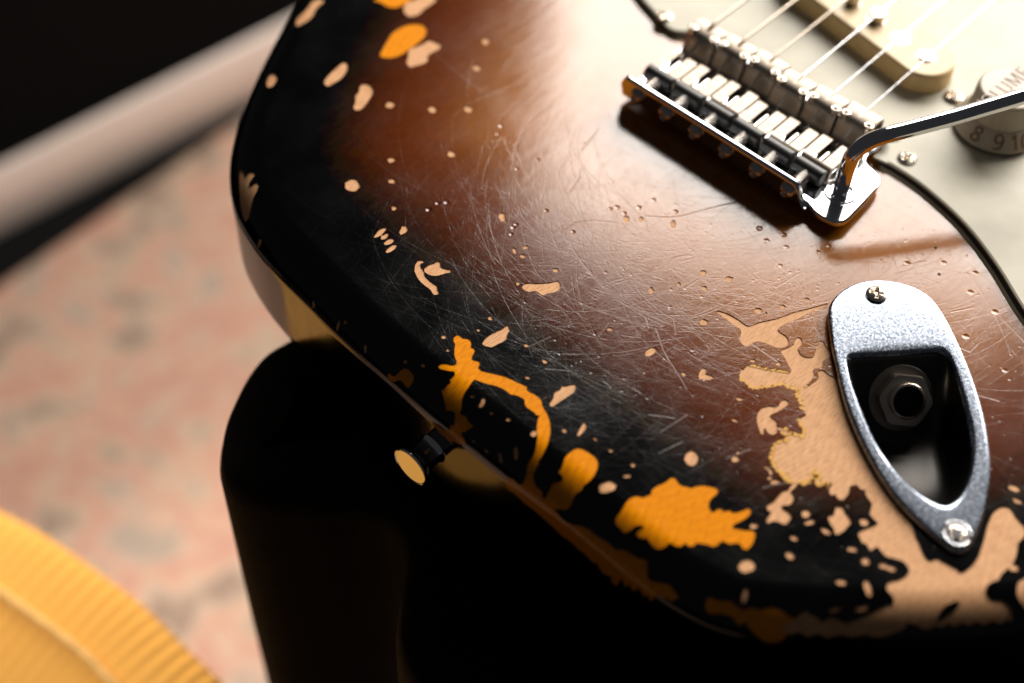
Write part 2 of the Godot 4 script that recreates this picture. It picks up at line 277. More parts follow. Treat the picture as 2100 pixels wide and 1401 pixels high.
	l.append(["ft2", [-67.96,-89.63,-66.21,-90.72,-64.33,-92.47,-62.43,-93.19,-60.09,-92.44,-58.08,-92.02,-55.81,-91.87,-55.24,-90,-54.99,-88.18,-56.18,-87,-58.44,-87.16,-61.13,-87.23,-62.68,-85.67,-64.57,-85.49,-67.05,-86.42,-68.8,-87.4]])
	l.append(["ft3", [-91.44,-100.56,-89.41,-101.55,-86.54,-102.22,-83.46,-102.72,-81.33,-102.9,-81.27,-101.55,-82.74,-99.97,-84.72,-98.9,-87.02,-98.17,-89.58,-98.21,-91.71,-98.34,-92.26,-99.14]])
	l.append(["ft4", [-92.68,-86.54,-90.85,-87.64,-89.19,-89.41,-87,-90.18,-85.39,-91.55,-83.7,-91.61,-83,-89.93,-83.66,-87.85,-85.27,-86.5,-88.02,-85.31,-90.92,-84.3,-92.74,-84.42,-93.32,-85.34]])
	l.append(["rim", [-79.98,-126.13,-77.13,-129.03,-72.94,-129.61,-67.82,-131.35,-65.76,-128.67,-70.34,-127.51,-73.98,-125.41,-77.72,-125.14]])
	l.append(["trident", [-132.38,-92.63,-131.88,-92.17,-132.34,-90.1,-133.21,-88.27,-131.7,-88.49,-130.75,-87.43,-131.35,-86.08,-132.93,-85.79,-134.7,-85.27,-134.11,-83.99,-132.91,-83.73,-133,-82.37,-134.74,-81.24,-137.18,-80.58,-139.86,-79.28,-142.37,-78.7,-144.2,-79.92,-143.62,-81.96,-141.16,-84.58,-137.37,-87.69,-134.7,-90.55]])
	return l
func _small_chips():
	var l := []
	l.append([-101.49,-110.93,-103.02,-110.22,-104.34,-110.4,-104.53,-111.26,-104.2,-112.31,-102.62,-113.93,-101.15,-114.98,-100.11,-115.1,-99.48,-114.07,-99.7,-113.3,-100.27,-111.84])
	l.append([-83.53,-78.58,-84.37,-78.4,-85.33,-78.23,-85.66,-78.73,-86.07,-79.29,-85.77,-80.24,-85.29,-80.42,-84.34,-81.04,-83.77,-80.76,-83.34,-80.29,-83.22,-79.23])
	l.append([-76.44,-68.44,-77.17,-67.89,-77.92,-68.06,-78.32,-68.2,-78.43,-69.2,-78.27,-69.68,-77.89,-70.45,-77.23,-70.68,-76.31,-70.32,-75.81,-69.95,-76.17,-68.91])
	l.append([-68.92,-61.01,-69.3,-60.78,-70.42,-60.53,-70.58,-61.19,-70.83,-61.76,-70.6,-62.62,-70.1,-63.22,-69.23,-63.43,-68.81,-63.17,-68.46,-62.39,-68.24,-61.84])
	l.append([-43.43,-78.56,-43.78,-78.15,-44.82,-78.02,-45.38,-78.24,-45.39,-79.1,-44.93,-79.77,-44.48,-80.46,-43.79,-80.51,-42.97,-80.59,-42.8,-80.03,-42.83,-79.22])
	l.append([-54.04,-71.89,-54.57,-71.68,-55.31,-71.63,-55.93,-72.02,-55.92,-72.79,-55.92,-73.3,-55.28,-73.89,-54.52,-74,-53.98,-73.93,-53.7,-73.28,-53.65,-72.55])
	l.append([-85.77,-51.51,-86.08,-50.92,-86.94,-51.19,-87.4,-51.56,-87.67,-52.23,-87.6,-52.67,-87.1,-53.2,-86.33,-53.58,-85.57,-53.55,-85.43,-52.66,-85.29,-52.15])
	l.append([-99.54,-61.91,-100.2,-61.82,-100.73,-61.9,-101.04,-61.95,-101.5,-62.6,-101.05,-63.27,-100.94,-63.64,-100.13,-63.79,-99.73,-63.61,-99.12,-63.08,-99.32,-62.4])
	l.append([-105.32,-56.04,-105.82,-55.61,-106.29,-55.69,-106.75,-56.12,-106.93,-56.55,-106.93,-57.02,-106.45,-57.49,-105.79,-57.56,-105.38,-57.38,-105,-56.84,-105.1,-56.58])
	l.append([-112.22,-48.15,-112.7,-48.1,-113.24,-47.89,-113.57,-48.14,-113.75,-48.49,-113.38,-49.09,-113.01,-49.43,-112.61,-49.76,-112.24,-49.45,-112.06,-49.13,-112.01,-48.71])
	l.append([-113.51,-61.59,-114.45,-61.24,-115.87,-60.98,-116.74,-61.83,-117.18,-62.96,-117.1,-63.78,-115.69,-65.36,-114.68,-65.36,-113.49,-65.27,-112.66,-64.28,-112.92,-63.14])
	l.append([-146.51,-69.78,-147.49,-70.17,-148.46,-70.9,-148.23,-71.27,-147.93,-71.57,-147.24,-71.47,-146.58,-71.54,-145.5,-70.99,-145.44,-70.46,-145.47,-70.03,-145.88,-69.82])
	l.append([-116.57,-39.93,-117.34,-39.91,-118.17,-40,-118.57,-40.23,-118.03,-41.28,-117.13,-41.58,-116.1,-42.22,-115.44,-42.03,-115.21,-41.57,-115.29,-41.16,-115.58,-40.41])
	l.append([-119.43,-44.85,-119.94,-44.5,-120.94,-44.13,-122.43,-43.97,-123.68,-44.14,-124.15,-44.46,-124.46,-44.71,-123.37,-45.16,-121.79,-45.6,-120.67,-45.64,-119.83,-45.31])
	l.append([-120.45,-42.85,-121.15,-42.47,-121.61,-42.16,-122.49,-42.11,-123.14,-42.39,-123.56,-42.95,-123.12,-43.15,-122.47,-43.6,-122.1,-43.72,-121.17,-43.36,-120.52,-43.26])
	l.append([-121,-40.24,-121.58,-39.91,-122.25,-39.69,-123.16,-39.86,-123.6,-40.04,-124.14,-40.55,-124.01,-41.13,-123.25,-41.37,-122.27,-41.44,-121.43,-41.31,-120.82,-40.68])
	l.append([-121.74,-38.43,-122.1,-38.02,-123.3,-37.61,-124.27,-37.65,-125.26,-37.8,-125.95,-38.22,-125.59,-38.7,-125.23,-38.96,-123.55,-39.11,-122.38,-39.05,-122.09,-38.75])
	l.append([-93.37,-24.74,-94.33,-23.78,-94.96,-23.68,-95.42,-23.92,-95.48,-24.54,-94.92,-25.61,-94.59,-26.15,-93.67,-26.51,-92.95,-26.23,-92.83,-25.83,-92.72,-25.38])
	l.append([-100.34,-13.87,-100.8,-13.47,-101.27,-13.24,-101.68,-13.03,-101.87,-13.43,-101.58,-14.03,-101.27,-14.55,-100.89,-15.01,-100.31,-15.19,-100.2,-15,-100.06,-14.64])
	l.append([-97.12,-12.35,-97.56,-12.23,-97.86,-12.28,-98.36,-12.48,-98.75,-12.65,-98.69,-13.07,-98.54,-13.39,-98.11,-13.5,-97.42,-13.45,-97.1,-13.18,-97.01,-12.73])
	l.append([-100.5,-10.48,-100.95,-10.41,-101.36,-10.61,-101.4,-11.03,-101.54,-11.45,-101.11,-11.89,-100.66,-11.98,-100.41,-12.11,-100.19,-11.67,-100.07,-11.41,-100.08,-10.87])
	l.append([-97.59,-1,-97.91,-0.56,-98.44,-0.8,-98.89,-0.97,-99.11,-1.36,-98.96,-1.69,-98.51,-2,-97.97,-2.23,-97.72,-1.97,-97.39,-1.77,-97.42,-1.39])
	l.append([-108.17,-5.33,-108.33,-5.01,-108.71,-4.99,-109.05,-4.88,-109.44,-5.13,-109.54,-5.51,-109.3,-5.7,-108.96,-5.95,-108.65,-6.03,-108.25,-6.02,-107.92,-5.67])
	l.append([-122.19,-2.17,-122.56,-1.79,-122.94,-1.72,-123.17,-2.07,-123.37,-2.44,-123.1,-2.82,-122.79,-3.07,-122.6,-3.21,-122.21,-3.07,-121.86,-2.78,-122.02,-2.45])
	l.append([-127.24,-1.8,-127.53,-1.41,-127.79,-1.49,-128.08,-1.54,-128.19,-2.03,-128.09,-2.22,-127.77,-2.38,-127.44,-2.63,-127.28,-2.48,-127.1,-2.21,-126.93,-2.06])
	l.append([-135.36,-6.16,-135.81,-6.02,-136.02,-6.28,-136.24,-6.61,-136.25,-7,-135.91,-7.34,-135.67,-7.42,-135.31,-7.32,-134.96,-7.17,-134.89,-6.79,-135.04,-6.36])
	l.append([-137.58,-2.57,-137.86,-2.38,-138.06,-2.45,-138.4,-2.62,-138.36,-2.85,-138.29,-3.16,-138.14,-3.32,-137.76,-3.42,-137.57,-3.43,-137.44,-3.09,-137.48,-2.87])
	l.append([-145.22,-3.92,-145.61,-3.94,-145.79,-4.27,-145.94,-4.55,-145.94,-4.86,-145.94,-5.22,-145.66,-5.23,-145.39,-5.21,-145.2,-4.85,-145.08,-4.57,-145.18,-4.2])
	l.append([-121.99,10.77,-122.47,11.1,-122.84,10.9,-123.15,10.74,-123.26,10.5,-123.22,10.03,-122.92,9.77,-122.57,9.62,-122.19,9.85,-121.93,10.12,-121.97,10.41])
	l.append([-123.05,18.02,-123.37,17.83,-123.71,17.85,-123.8,17.22,-123.72,16.99,-123.57,16.66,-123.23,16.26,-122.76,16.4,-122.65,16.96,-122.43,17.31,-122.58,17.7])
	l.append([-129.59,18.2,-129.89,18.25,-130.3,18.26,-130.5,17.79,-130.6,17.49,-130.57,17.12,-130.3,16.89,-129.85,16.98,-129.7,17.1,-129.51,17.59,-129.45,17.88])
	l.append([-141,9.5,-141.18,9.58,-141.29,9.52,-141.46,9.42,-141.54,9.25,-141.4,9.15,-141.3,9.04,-141.09,8.98,-140.91,9,-140.83,9.13,-140.87,9.35])
	l.append([-143.52,12.17,-143.78,12.04,-144.04,11.83,-144.27,11.48,-144.51,11.08,-144.54,10.79,-144.32,10.77,-144.03,10.85,-143.83,11.09,-143.51,11.49,-143.47,11.87])
	l.append([-144.02,18.95,-144.14,19.03,-144.39,18.79,-144.59,18.59,-144.6,18.25,-144.59,17.97,-144.3,18.03,-144.14,18.03,-143.97,18.1,-143.85,18.46,-143.85,18.8])
	l.append([-142.31,23.39,-142.63,23.42,-143.01,23.52,-143.32,23.17,-143.43,22.84,-143.2,22.65,-143.03,22.25,-142.63,22.22,-142.4,22.51,-142.21,22.61,-142.32,22.97])
	l.append([-135.33,35.64,-135.53,35.84,-135.99,35.81,-136.34,35.56,-136.28,35.31,-136.15,34.85,-136.05,34.67,-135.68,34.54,-135.21,34.63,-135.05,34.95,-135.06,35.38])
	l.append([-131.87,42.33,-131.99,42.78,-132.23,42.84,-132.36,42.87,-132.62,42.87,-132.67,42.58,-132.61,42.15,-132.43,41.81,-132.2,41.75,-131.91,41.73,-131.81,42.04])
	l.append([-131.27,25.25,-131.44,25.36,-131.68,25.34,-131.77,25.27,-131.75,25.09,-131.73,24.92,-131.59,24.74,-131.45,24.73,-131.19,24.74,-131.15,24.86,-131.14,25.07])
	l.append([-152.92,18.98,-153.19,18.86,-153.3,18.79,-153.52,18.53,-153.6,18.26,-153.58,18.02,-153.42,17.96,-153.07,18.19,-152.89,18.24,-152.68,18.64,-152.77,18.91])
	l.append([-153.01,23.49,-153.46,23.27,-153.45,22.95,-153.64,22.59,-153.52,22.27,-153.11,22.25,-152.84,22.17,-152.64,22.42,-152.53,22.83,-152.67,23.13,-152.8,23.39])
	l.append([-147.37,-8.82,-147.59,-8.7,-147.8,-8.75,-148.13,-9.07,-148.16,-9.34,-148.18,-9.68,-147.84,-9.78,-147.59,-10,-147.29,-9.7,-147.03,-9.51,-147.18,-8.97])
	l.append([-148.81,-30.61,-149.22,-30.48,-149.4,-30.74,-149.84,-31.1,-149.91,-31.57,-149.71,-31.67,-149.54,-31.93,-149.16,-31.87,-148.81,-31.5,-148.78,-31.12,-148.8,-30.89])
	l.append([-150.85,-43.32,-151.62,-43.23,-152.24,-43.64,-152.86,-44.02,-152.67,-44.35,-152.09,-44.71,-151.47,-44.6,-150.76,-44.71,-150.35,-44.51,-150.3,-43.96,-150.65,-43.7])
	l.append([-151.37,-32.6,-151.97,-32.68,-153.02,-32.99,-153.52,-33.35,-152.95,-33.6,-152.42,-33.82,-151.17,-33.72,-150.45,-33.54,-150.01,-33.3,-149.94,-33.05,-150.66,-32.77])
	l.append([-151.82,-21.35,-152.28,-21.24,-152.98,-21.24,-153.2,-21.55,-153.35,-21.93,-152.59,-22.25,-151.8,-22.63,-151.12,-22.64,-150.88,-22.43,-150.52,-22.27,-151,-21.63])
	l.append([-131.95,47.88,-132.34,47.83,-132.57,47.68,-132.66,47.43,-132.59,47.07,-132.43,46.71,-132.22,46.71,-131.85,46.71,-131.73,47.03,-131.74,47.35,-131.77,47.6])
	l.append([-131.02,54.33,-131.53,54.41,-131.79,54.52,-132.07,54.18,-132.19,54.04,-132.13,53.65,-131.76,53.4,-131.33,53.35,-131.06,53.44,-130.91,53.66,-130.96,53.96])
	l.append([-134.23,55.44,-134.49,55.61,-134.88,55.63,-135.44,55.13,-135.81,54.78,-135.91,54.44,-135.73,54.17,-135.32,54.24,-134.69,54.56,-134.47,54.77,-134.08,55.13])
	l.append([-138.67,54.73,-139.65,55.11,-140.71,55.14,-141.57,54.66,-142.48,53.98,-142.98,53.04,-142.36,52.39,-141.5,51.86,-140.49,52.12,-138.95,52.87,-138.69,53.65])
	l.append([-102.86,22.68,-103.19,22.95,-103.63,22.86,-103.97,22.52,-104.17,22.05,-104.13,21.8,-103.67,21.55,-103.34,21.56,-102.96,21.84,-102.69,22.12,-102.73,22.37])
	l.append([-99.94,35.03,-100.4,35.49,-101.56,35.6,-102.42,35.52,-103.14,35.26,-103.58,34.61,-103.21,34.01,-102.42,33.64,-101.17,33.66,-100.37,33.89,-99.91,34.33])
	l.append([-83.55,39.12,-84.34,39.34,-84.84,39.08,-85.26,38.95,-85.45,38.38,-85.28,37.64,-84.62,37.3,-84.12,37.23,-83.4,37.46,-83.34,37.9,-83.18,38.43])
	l.append([-101.1,46,-101.29,45.87,-101.81,45.95,-102.02,45.51,-101.8,45.06,-101.71,44.63,-101.17,44.62,-100.92,44.55,-100.67,44.87,-100.59,45.18,-100.61,45.61])
	l.append([-97.85,49.54,-98.38,49.57,-99.36,49.6,-99.88,49.19,-99.08,48.42,-98.54,48.07,-97.22,47.57,-96.36,47.49,-95.92,47.83,-95.89,48.45,-96.51,48.87])
	l.append([-96.9,51.57,-97.38,51.38,-98.12,51.22,-98.43,50.9,-98.95,50.23,-98.99,49.86,-98.29,49.63,-97.53,49.39,-96.94,49.74,-96.8,50.29,-96.59,50.82])
	l.append([-96.85,61.21,-97.25,61.09,-97.85,60.81,-98.18,60.72,-98.19,60.22,-98.19,59.7,-98,59.35,-97.4,59.48,-97.09,59.94,-96.93,60.21,-96.73,60.73])
	l.append([-103.36,64.36,-103.74,64.36,-103.92,64.09,-104.07,63.65,-104.08,63.29,-104.09,62.83,-103.68,62.66,-103.34,62.84,-103.2,63.27,-103.05,63.72,-102.97,64.12])
	l.append([-85.13,55.93,-85.47,55.92,-85.94,55.72,-86.06,55.28,-86.15,54.97,-85.7,54.64,-85.34,54.57,-85.03,54.72,-84.78,55,-84.56,55.39,-84.71,55.65])
	l.append([-69.87,0.51,-70.74,0.99,-71.36,0.94,-71.87,0.88,-71.74,0.35,-71.49,-0.48,-70.84,-0.86,-70.34,-1.19,-69.6,-1.1,-69.35,-0.79,-69.36,-0.09])
	l.append([-67.02,3.44,-67.6,3.69,-67.9,3.66,-68.43,3.25,-68.51,2.87,-68.31,2.53,-67.87,2.3,-67.39,2.01,-66.92,2.16,-66.61,2.5,-66.82,3])
	l.append([-62.43,11.04,-62.87,11.42,-63.49,11.41,-64.18,11.57,-64.15,10.74,-63.63,10,-62.74,9.42,-62.31,9.38,-61.7,9.41,-61.33,9.86,-61.75,10.52])
	l.append([-85.16,22.08,-85.64,22.15,-86.12,22.24,-86.76,22.19,-86.76,21.9,-86.27,21.28,-85.81,20.8,-85,20.64,-84.55,20.53,-84.57,20.92,-84.78,21.46])
	l.append([-78.8,26.11,-79.22,25.9,-79.37,25.61,-79.36,25.3,-79.18,24.83,-78.88,24.83,-78.48,24.66,-78.22,24.84,-78.03,25.19,-78.24,25.62,-78.48,25.76])
	l.append([-70.17,27.97,-70.87,28.34,-71.28,28.25,-71.92,27.96,-71.96,27.37,-71.7,26.96,-71.11,26.49,-70.67,26.65,-70.23,26.78,-69.88,27.24,-69.81,27.61])
	l.append([-74.69,31.67,-75.18,31.96,-75.51,31.58,-75.85,31.39,-75.71,30.92,-75.47,30.62,-75.09,30.15,-74.56,30.25,-74.27,30.61,-74.12,31.11,-74.24,31.48])
	l.append([-66.47,34.38,-67.15,34.57,-67.64,34.6,-68.52,34.35,-68.86,34.02,-69.05,33.74,-68.68,33.27,-68.26,32.93,-67.14,32.96,-66.98,33.36,-66.76,33.73])
	l.append([-70.53,46.89,-70.99,47.1,-71.57,46.88,-71.81,46.71,-72.29,46.11,-71.9,45.81,-71.74,45.26,-71.01,45.12,-70.37,45.6,-70.04,46.05,-69.96,46.64])
	l.append([-70.1,48.57,-70.38,48.6,-70.67,48.55,-70.87,48.44,-70.9,48.05,-70.96,47.79,-70.82,47.64,-70.54,47.76,-70.23,47.82,-69.95,48.08,-69.92,48.34])
	l.append([-64.82,50.63,-65.24,50.71,-65.61,50.82,-66.17,50.56,-66.16,50.04,-66.12,49.59,-65.66,49.4,-65.22,49.3,-64.75,49.4,-64.67,49.9,-64.55,50.25])
	l.append([-58.18,53.56,-58.55,53.84,-59.2,53.64,-59.44,53.48,-59.49,52.97,-59.55,52.47,-59.19,52.4,-58.68,52.28,-58.39,52.46,-58.13,52.93,-58.05,53.32])
	l.append([-81.48,61.55,-81.8,61.38,-82.01,61.22,-82.33,60.79,-82.26,60.17,-82.03,60.03,-81.62,60,-81.14,60.15,-80.76,60.33,-80.86,60.88,-81.04,61.16])
	l.append([-111.94,71.34,-112.74,71.66,-113.15,71.45,-113.45,71.18,-113.91,70.78,-113.58,70.32,-112.98,69.88,-112.61,69.89,-112.08,69.97,-111.69,70.22,-111.75,70.83])
	l.append([-110.71,70.43,-111,70.41,-111.4,70.41,-111.6,70.35,-111.37,70.05,-111.16,69.81,-110.67,69.58,-110.21,69.61,-109.99,69.65,-110.12,69.91,-110.13,70.12])
	l.append([-108.67,69.78,-108.94,69.91,-109.15,69.91,-109.37,69.74,-109.36,69.54,-109.25,69.29,-109.03,69.21,-108.85,69.15,-108.7,69.22,-108.55,69.36,-108.64,69.57])
	l.append([-109.2,78.47,-109.6,78.55,-109.87,78.31,-109.81,77.85,-109.75,77.3,-109.63,77.21,-109.2,76.9,-109.02,77.31,-108.94,77.48,-108.91,78.04,-108.95,78.5])
	l.append([-109.18,79.47,-109.84,79.82,-110.06,79.96,-110.55,79.98,-110.52,79.66,-110.29,79.24,-109.96,78.87,-109.43,78.5,-109.05,78.39,-108.85,78.64,-109.05,79.18])
	l.append([-110.36,82.4,-110.68,82.7,-111.54,82.27,-111.82,82.03,-112.43,81.56,-112.35,81.14,-112.04,80.86,-111.71,80.91,-111.02,80.95,-110.49,81.52,-110.22,82.1])
	l.append([-110.75,80.46,-111.23,80.57,-111.42,80.57,-111.78,80.35,-111.98,80.02,-111.86,79.74,-111.49,79.68,-111.01,79.48,-110.89,79.63,-110.69,79.9,-110.66,80.24])
	l.append([-118.68,63.88,-120.29,64.74,-121.35,64.55,-122,64.21,-122.15,63.39,-121.67,61.97,-120.43,61.27,-119.82,61.07,-118.26,61.37,-117.93,62.04,-118.09,62.93])
	l.append([-112.69,93.36,-113.38,93.3,-113.99,93.35,-114.37,92.88,-114.71,92.56,-114.4,92.02,-113.9,91.54,-113.04,91.35,-112.48,91.76,-112.09,91.95,-112.26,92.84])
	l.append([-113.44,95.08,-113.96,95.31,-114.6,95.28,-115.42,94.65,-115.95,94.21,-115.86,94.06,-115.72,93.67,-115.34,93.46,-114.57,93.88,-113.94,94.15,-113.32,94.9])
	l.append([-113.73,99.8,-114.25,99.9,-114.44,99.45,-114.71,98.86,-114.61,98.09,-114.37,97.53,-113.92,97.32,-113.53,97.77,-113.29,98.3,-113.25,98.9,-113.26,99.8])
	l.append([-120.29,95.09,-120.82,95.21,-121.17,94.9,-121.45,94.45,-121.61,94.18,-121.35,93.68,-121.28,93.41,-120.6,93.51,-120.37,93.78,-119.96,94.55,-120.06,94.75])
	l.append([-124.92,97.27,-125.5,97.54,-126.07,97.13,-126.2,96.74,-126.17,96.12,-125.95,95.87,-125.48,95.34,-124.77,95.51,-124.45,95.8,-124.4,96.59,-124.41,97.19])
	l.append([-104.65,104.44,-105.26,104.77,-105.79,104.81,-106.59,104.16,-106.69,103.74,-106.33,103.14,-106.01,102.91,-105.36,102.63,-104.67,103.16,-104.29,103.58,-104.46,104.07])
	l.append([-113.11,106.91,-113.47,107.04,-114.08,106.56,-114.36,106.11,-114.75,105.67,-114.4,105.18,-113.98,105.03,-113.42,105.18,-113.13,105.71,-112.76,106.03,-112.72,106.75])
	l.append([-113.41,110.64,-114.09,111.1,-114.62,110.96,-115.03,110.54,-115.29,110.11,-114.97,109.73,-114.69,109.2,-114.05,109.25,-113.31,109.47,-112.99,109.88,-113.24,110.45])
	l.append([-111.62,114.54,-111.94,114.46,-112.66,114.41,-112.94,113.96,-113.17,113.55,-113.17,113.15,-112.53,113.07,-112.12,113,-111.64,113.38,-111.35,113.69,-111.29,114])
	l.append([-111.1,116.32,-111.51,116.61,-112.1,116.06,-112.39,115.42,-112.45,114.82,-112.21,114.25,-111.95,113.98,-111.44,114.49,-111.06,115.02,-110.82,115.51,-110.69,116.41])
	l.append([-124.02,86.34,-124.57,86.25,-124.93,86.23,-125.49,85.89,-125.79,85.33,-125.54,85.03,-125.3,84.92,-124.87,84.62,-124.32,84.98,-123.96,85.35,-123.82,85.84])
	l.append([-132.74,91.85,-133.2,92.29,-134.36,92.59,-135.87,91.93,-136.45,91.48,-136.56,90.42,-136.05,89.59,-135.06,89.36,-134.18,89.32,-132.84,90.03,-132.52,90.88])
	l.append([-121.98,109.98,-122.51,110.28,-123.09,109.81,-123.53,109.29,-123.69,108.85,-123.64,108.36,-123.06,108.16,-122.52,108.36,-122.19,108.66,-121.91,109.12,-121.6,109.9])
	l.append([-119.16,115.13,-120.01,115.92,-120.7,116.25,-121.08,116.02,-121.15,115.49,-120.64,114.51,-120.06,113.75,-118.9,112.86,-118.61,113.02,-118.02,113.14,-118.37,114.15])
	l.append([-90.61,136.89,-90.94,137.13,-91.92,137.02,-92.04,136.4,-92.49,136.14,-92.32,135.64,-91.82,135.22,-91.07,135.28,-90.52,135.52,-90.26,135.9,-90.19,136.39])
	l.append([-140.17,95.58,-141.23,96.06,-142,96.16,-142.39,96.11,-142.27,95.68,-141.45,94.97,-140.65,94.56,-139.37,94.15,-138.89,94.18,-139,94.48,-139.48,95.12])
	l.append([-71.51,126.07,-72.09,125.9,-72.64,125.37,-72.97,124.43,-73.04,124.04,-72.62,123.16,-72.22,123.2,-71.58,123.5,-71,124.03,-70.95,124.82,-71.05,125.54])
	l.append([-74.26,128.29,-74.73,128.07,-75.16,127.71,-75.36,127.01,-75.19,126.47,-74.99,126.06,-74.77,125.61,-74.15,126.18,-73.95,126.92,-73.86,127.62,-73.94,127.96])
	l.append([-127.5,113.23,-127.99,113.18,-128.67,112.88,-129.13,112.61,-129.79,112.08,-130.09,111.53,-130.01,111.28,-129.62,111.4,-128.76,111.76,-128.02,112.4,-127.53,112.91])
	l.append([-122.91,117.44,-123.2,117.59,-124.04,117.21,-125.08,116.68,-125.37,116.35,-125.86,115.75,-125.67,115.41,-125.11,115.57,-124.36,115.91,-123.44,116.4,-122.74,117.07])
	l.append([-136.55,108.75,-138.33,108.96,-139.29,109.05,-139.93,108.96,-139.06,108.47,-137.49,107.95,-135.26,107.69,-133.78,107.64,-133.2,107.83,-133.2,108.04,-134.13,108.37])
	return l
func _drawn_scratches():
	var l := []
	l.append([1.6, [-65.8,3.2,-61.8,7.8,-58.5,10.3,-53,12.9,-47.5,15.5,-42.4,18.5,-37.4,21.6]])
	l.append([0.8, [-94.6,30.5,-96.3,33,-98.7,36.3,-100.4,39.7,-101.6,42.7,-103.3,46.5,-104.5,48.9]])
	l.append([0.8, [-87.4,-9.7,-81.5,-9.2,-77.5,-6.5,-73.1,-0.5]])
	l.append([0.8, [-76.1,18.6,-71.9,18.6,-68.4,20.9]])
	l.append([0.8, [-72.2,20.6,-68.3,22.5]])
	l.append([0.8, [-93.9,11.3,-90.5,11.8,-87.4,13.4]])
	l.append([0.8, [-90.8,12.9,-87.2,14.6]])
	l.append([0.8, [-78.5,27.3,-73.5,28]])
	l.append([0.8, [-89.1,32.1,-92.6,35.6]])
	l.append([0.8, [-81.2,51.7,-81.2,61]])
	l.append([0.8, [-59.4,-26.9,-48.8,-29.1]])
	l.append([0.8, [-74,-18.1,-67.1,-20.1]])
	l.append([0.8, [-88.9,-30.4,-86.2,-27.9]])
	l.append([0.8, [-87,-31.9,-85.6,-29.4]])
	l.append([0.8, [-93.6,26.3,-95.8,29.3]])
	l.append([0.8, [-114.1,69,-107.6,71.6]])
	l.append([0.8, [-114.6,80.6,-109.2,83.8]])
	l.append([0.8, [-117.3,31.9,-117.5,35]])
	l.append([0.8, [-113.6,38.9,-113.7,41.6]])
	l.append([0.8, [-117.7,58.1,-124.7,56.1]])
	l.append([0.8, [-117.4,46.9,-113.5,52.4]])
	l.append([0.8, [-119.3,52.4,-110.5,53.9]])
	l.append([0.8, [-44.7,87.7,-43.2,94.2,-39.5,94.1]])
	l.append([0.8, [-53.9,103.1,-51.6,108.1]])
	l.append([0.8, [-74.4,-47.6,-71.7,-46.3]])
	l.append([0.8, [-122.4,11,-116,12.9]])
	l.append([0.8, [-107.3,21.7,-101.6,20.5]])
	l.append([0.8, [-124.7,19,-120.8,23.9]])
	l.append([0.8, [-35.2,83.2,-29.2,86.9]])
	l.append([0.8, [-30.6,64.6,-24.3,68.4]])
	l.append([0.8, [-52.5,46.2,-61.4,44.6]])
	return l
func _drawn_pits():
	return [-42.8,45.2,-71.1,-48.6,-67.9,-50.2,-106.5,-41.4,-103,-41.4,-101,-39.9,-93.5,-20.5,-94.9,-20.3,-97.1,-19,-83.8,-18.1,-84.5,-7.5,-70.7,-33.2,-77.6,-35,-68.9,-4.9,-69.2,-2,-64.6,-0.6,-70.7,-5.9,-49.5,32.6,-44.3,34.7,-47.5,37.9,-47.1,28.4,-21.6,72.2,-38.9,46.2,-54.1,40.8,-59.5,0.5,-58.6,7.8,-35.5,75.7,-28.9,65.1,-18.7,80.4,-25.6,83.2,-26.9,91.6,-42.2,103.9,-39.6,90.5]
func _fringe_disks():
	var l := []
	l.append([[-89,62.9], 7.5])
	l.append([[-85.9,70.5], 4.5])
	l.append([[-93.6,77.6], 3.5])
	l.append([[-105,77.4], 6.5])
	l.append([[-108.5,81.9], 6])
	l.append([[-105.1,87.4], 5])
	l.append([[-97.1,76.5], 3])
	return l


func _ready() -> void:
	# ---- camera, air, lamps, exposure
	var cam := Camera3D.new()
	cam.name = "camera"
	cam.transform = Transform3D(Basis(Vector3(0.68256, 0.032485, 0.730107), Vector3(0.55946, 0.619558, -0.550593), Vector3(-0.47023, 0.784278, 0.404712)).orthonormalized(), Vector3(-0.301887, 0.296091, 0.159631))
	cam.fov = 26.286
	cam.near = 0.02
	cam.far = 20.0
	var lens := CameraAttributesPhysical.new()
	lens.frustum_focal_length = 51.39
	lens.frustum_focus_distance = 0.388
	lens.frustum_near = 0.02
	lens.frustum_far = 20.0
	lens.exposure_aperture = 4.5
	cam.attributes = lens
	add_child(cam)
	cam.current = true

	var env := Environment.new()
	env.background_mode = Environment.BG_COLOR
	env.background_color = lin(0.022, 0.022, 0.024)
	env.tonemap_mode = Environment.TONE_MAPPER_LINEAR
	env.tonemap_exposure = 1.22
	env.sdfgi_enabled = true
	env.ssao_enabled = true
	env.ssil_enabled = true
	var we := WorldEnvironment.new()
	we.name = "world"
	we.environment = env
	add_child(we)

	softbox("key_softbox", Vector3(-0.006, 0.0, -0.07), -5.0, 30.0, 1.3, Vector2(1.5, 0.75), 5.0, lin(1.0, 0.94, 0.87))
	room_lamp(Vector3(-0.55, 0.5, -0.95), Vector3(-0.50, -0.38, -0.48))

	rng.seed = 7
	make_materials()

	# ---- the setting
	make_room()

	# ---- the things
	make_pouf()
	make_guitar()
	make_strap()


func softbox(called: String, target: Vector3, azimuth: float, elevation: float, dist: float, size: Vector2, energy: float, color: Color) -> void:
	var l := AreaLight3D.new()
	l.name = called
	var az := deg_to_rad(azimuth)
	var el := deg_to_rad(elevation)
	var d := Vector3(cos(az) * cos(el), sin(el), sin(az) * cos(el))
	l.area_size = size
	l.area_normalize_energy = true
	l.light_energy = energy
	l.light_color = color
	l.shadow_enabled = true
	l.area_range = 6.0
	add_child(l)
	l.look_at_from_position(target + d * dist, target)
	l.rotate_object_local(Vector3(0, 0, 1), 0.366)


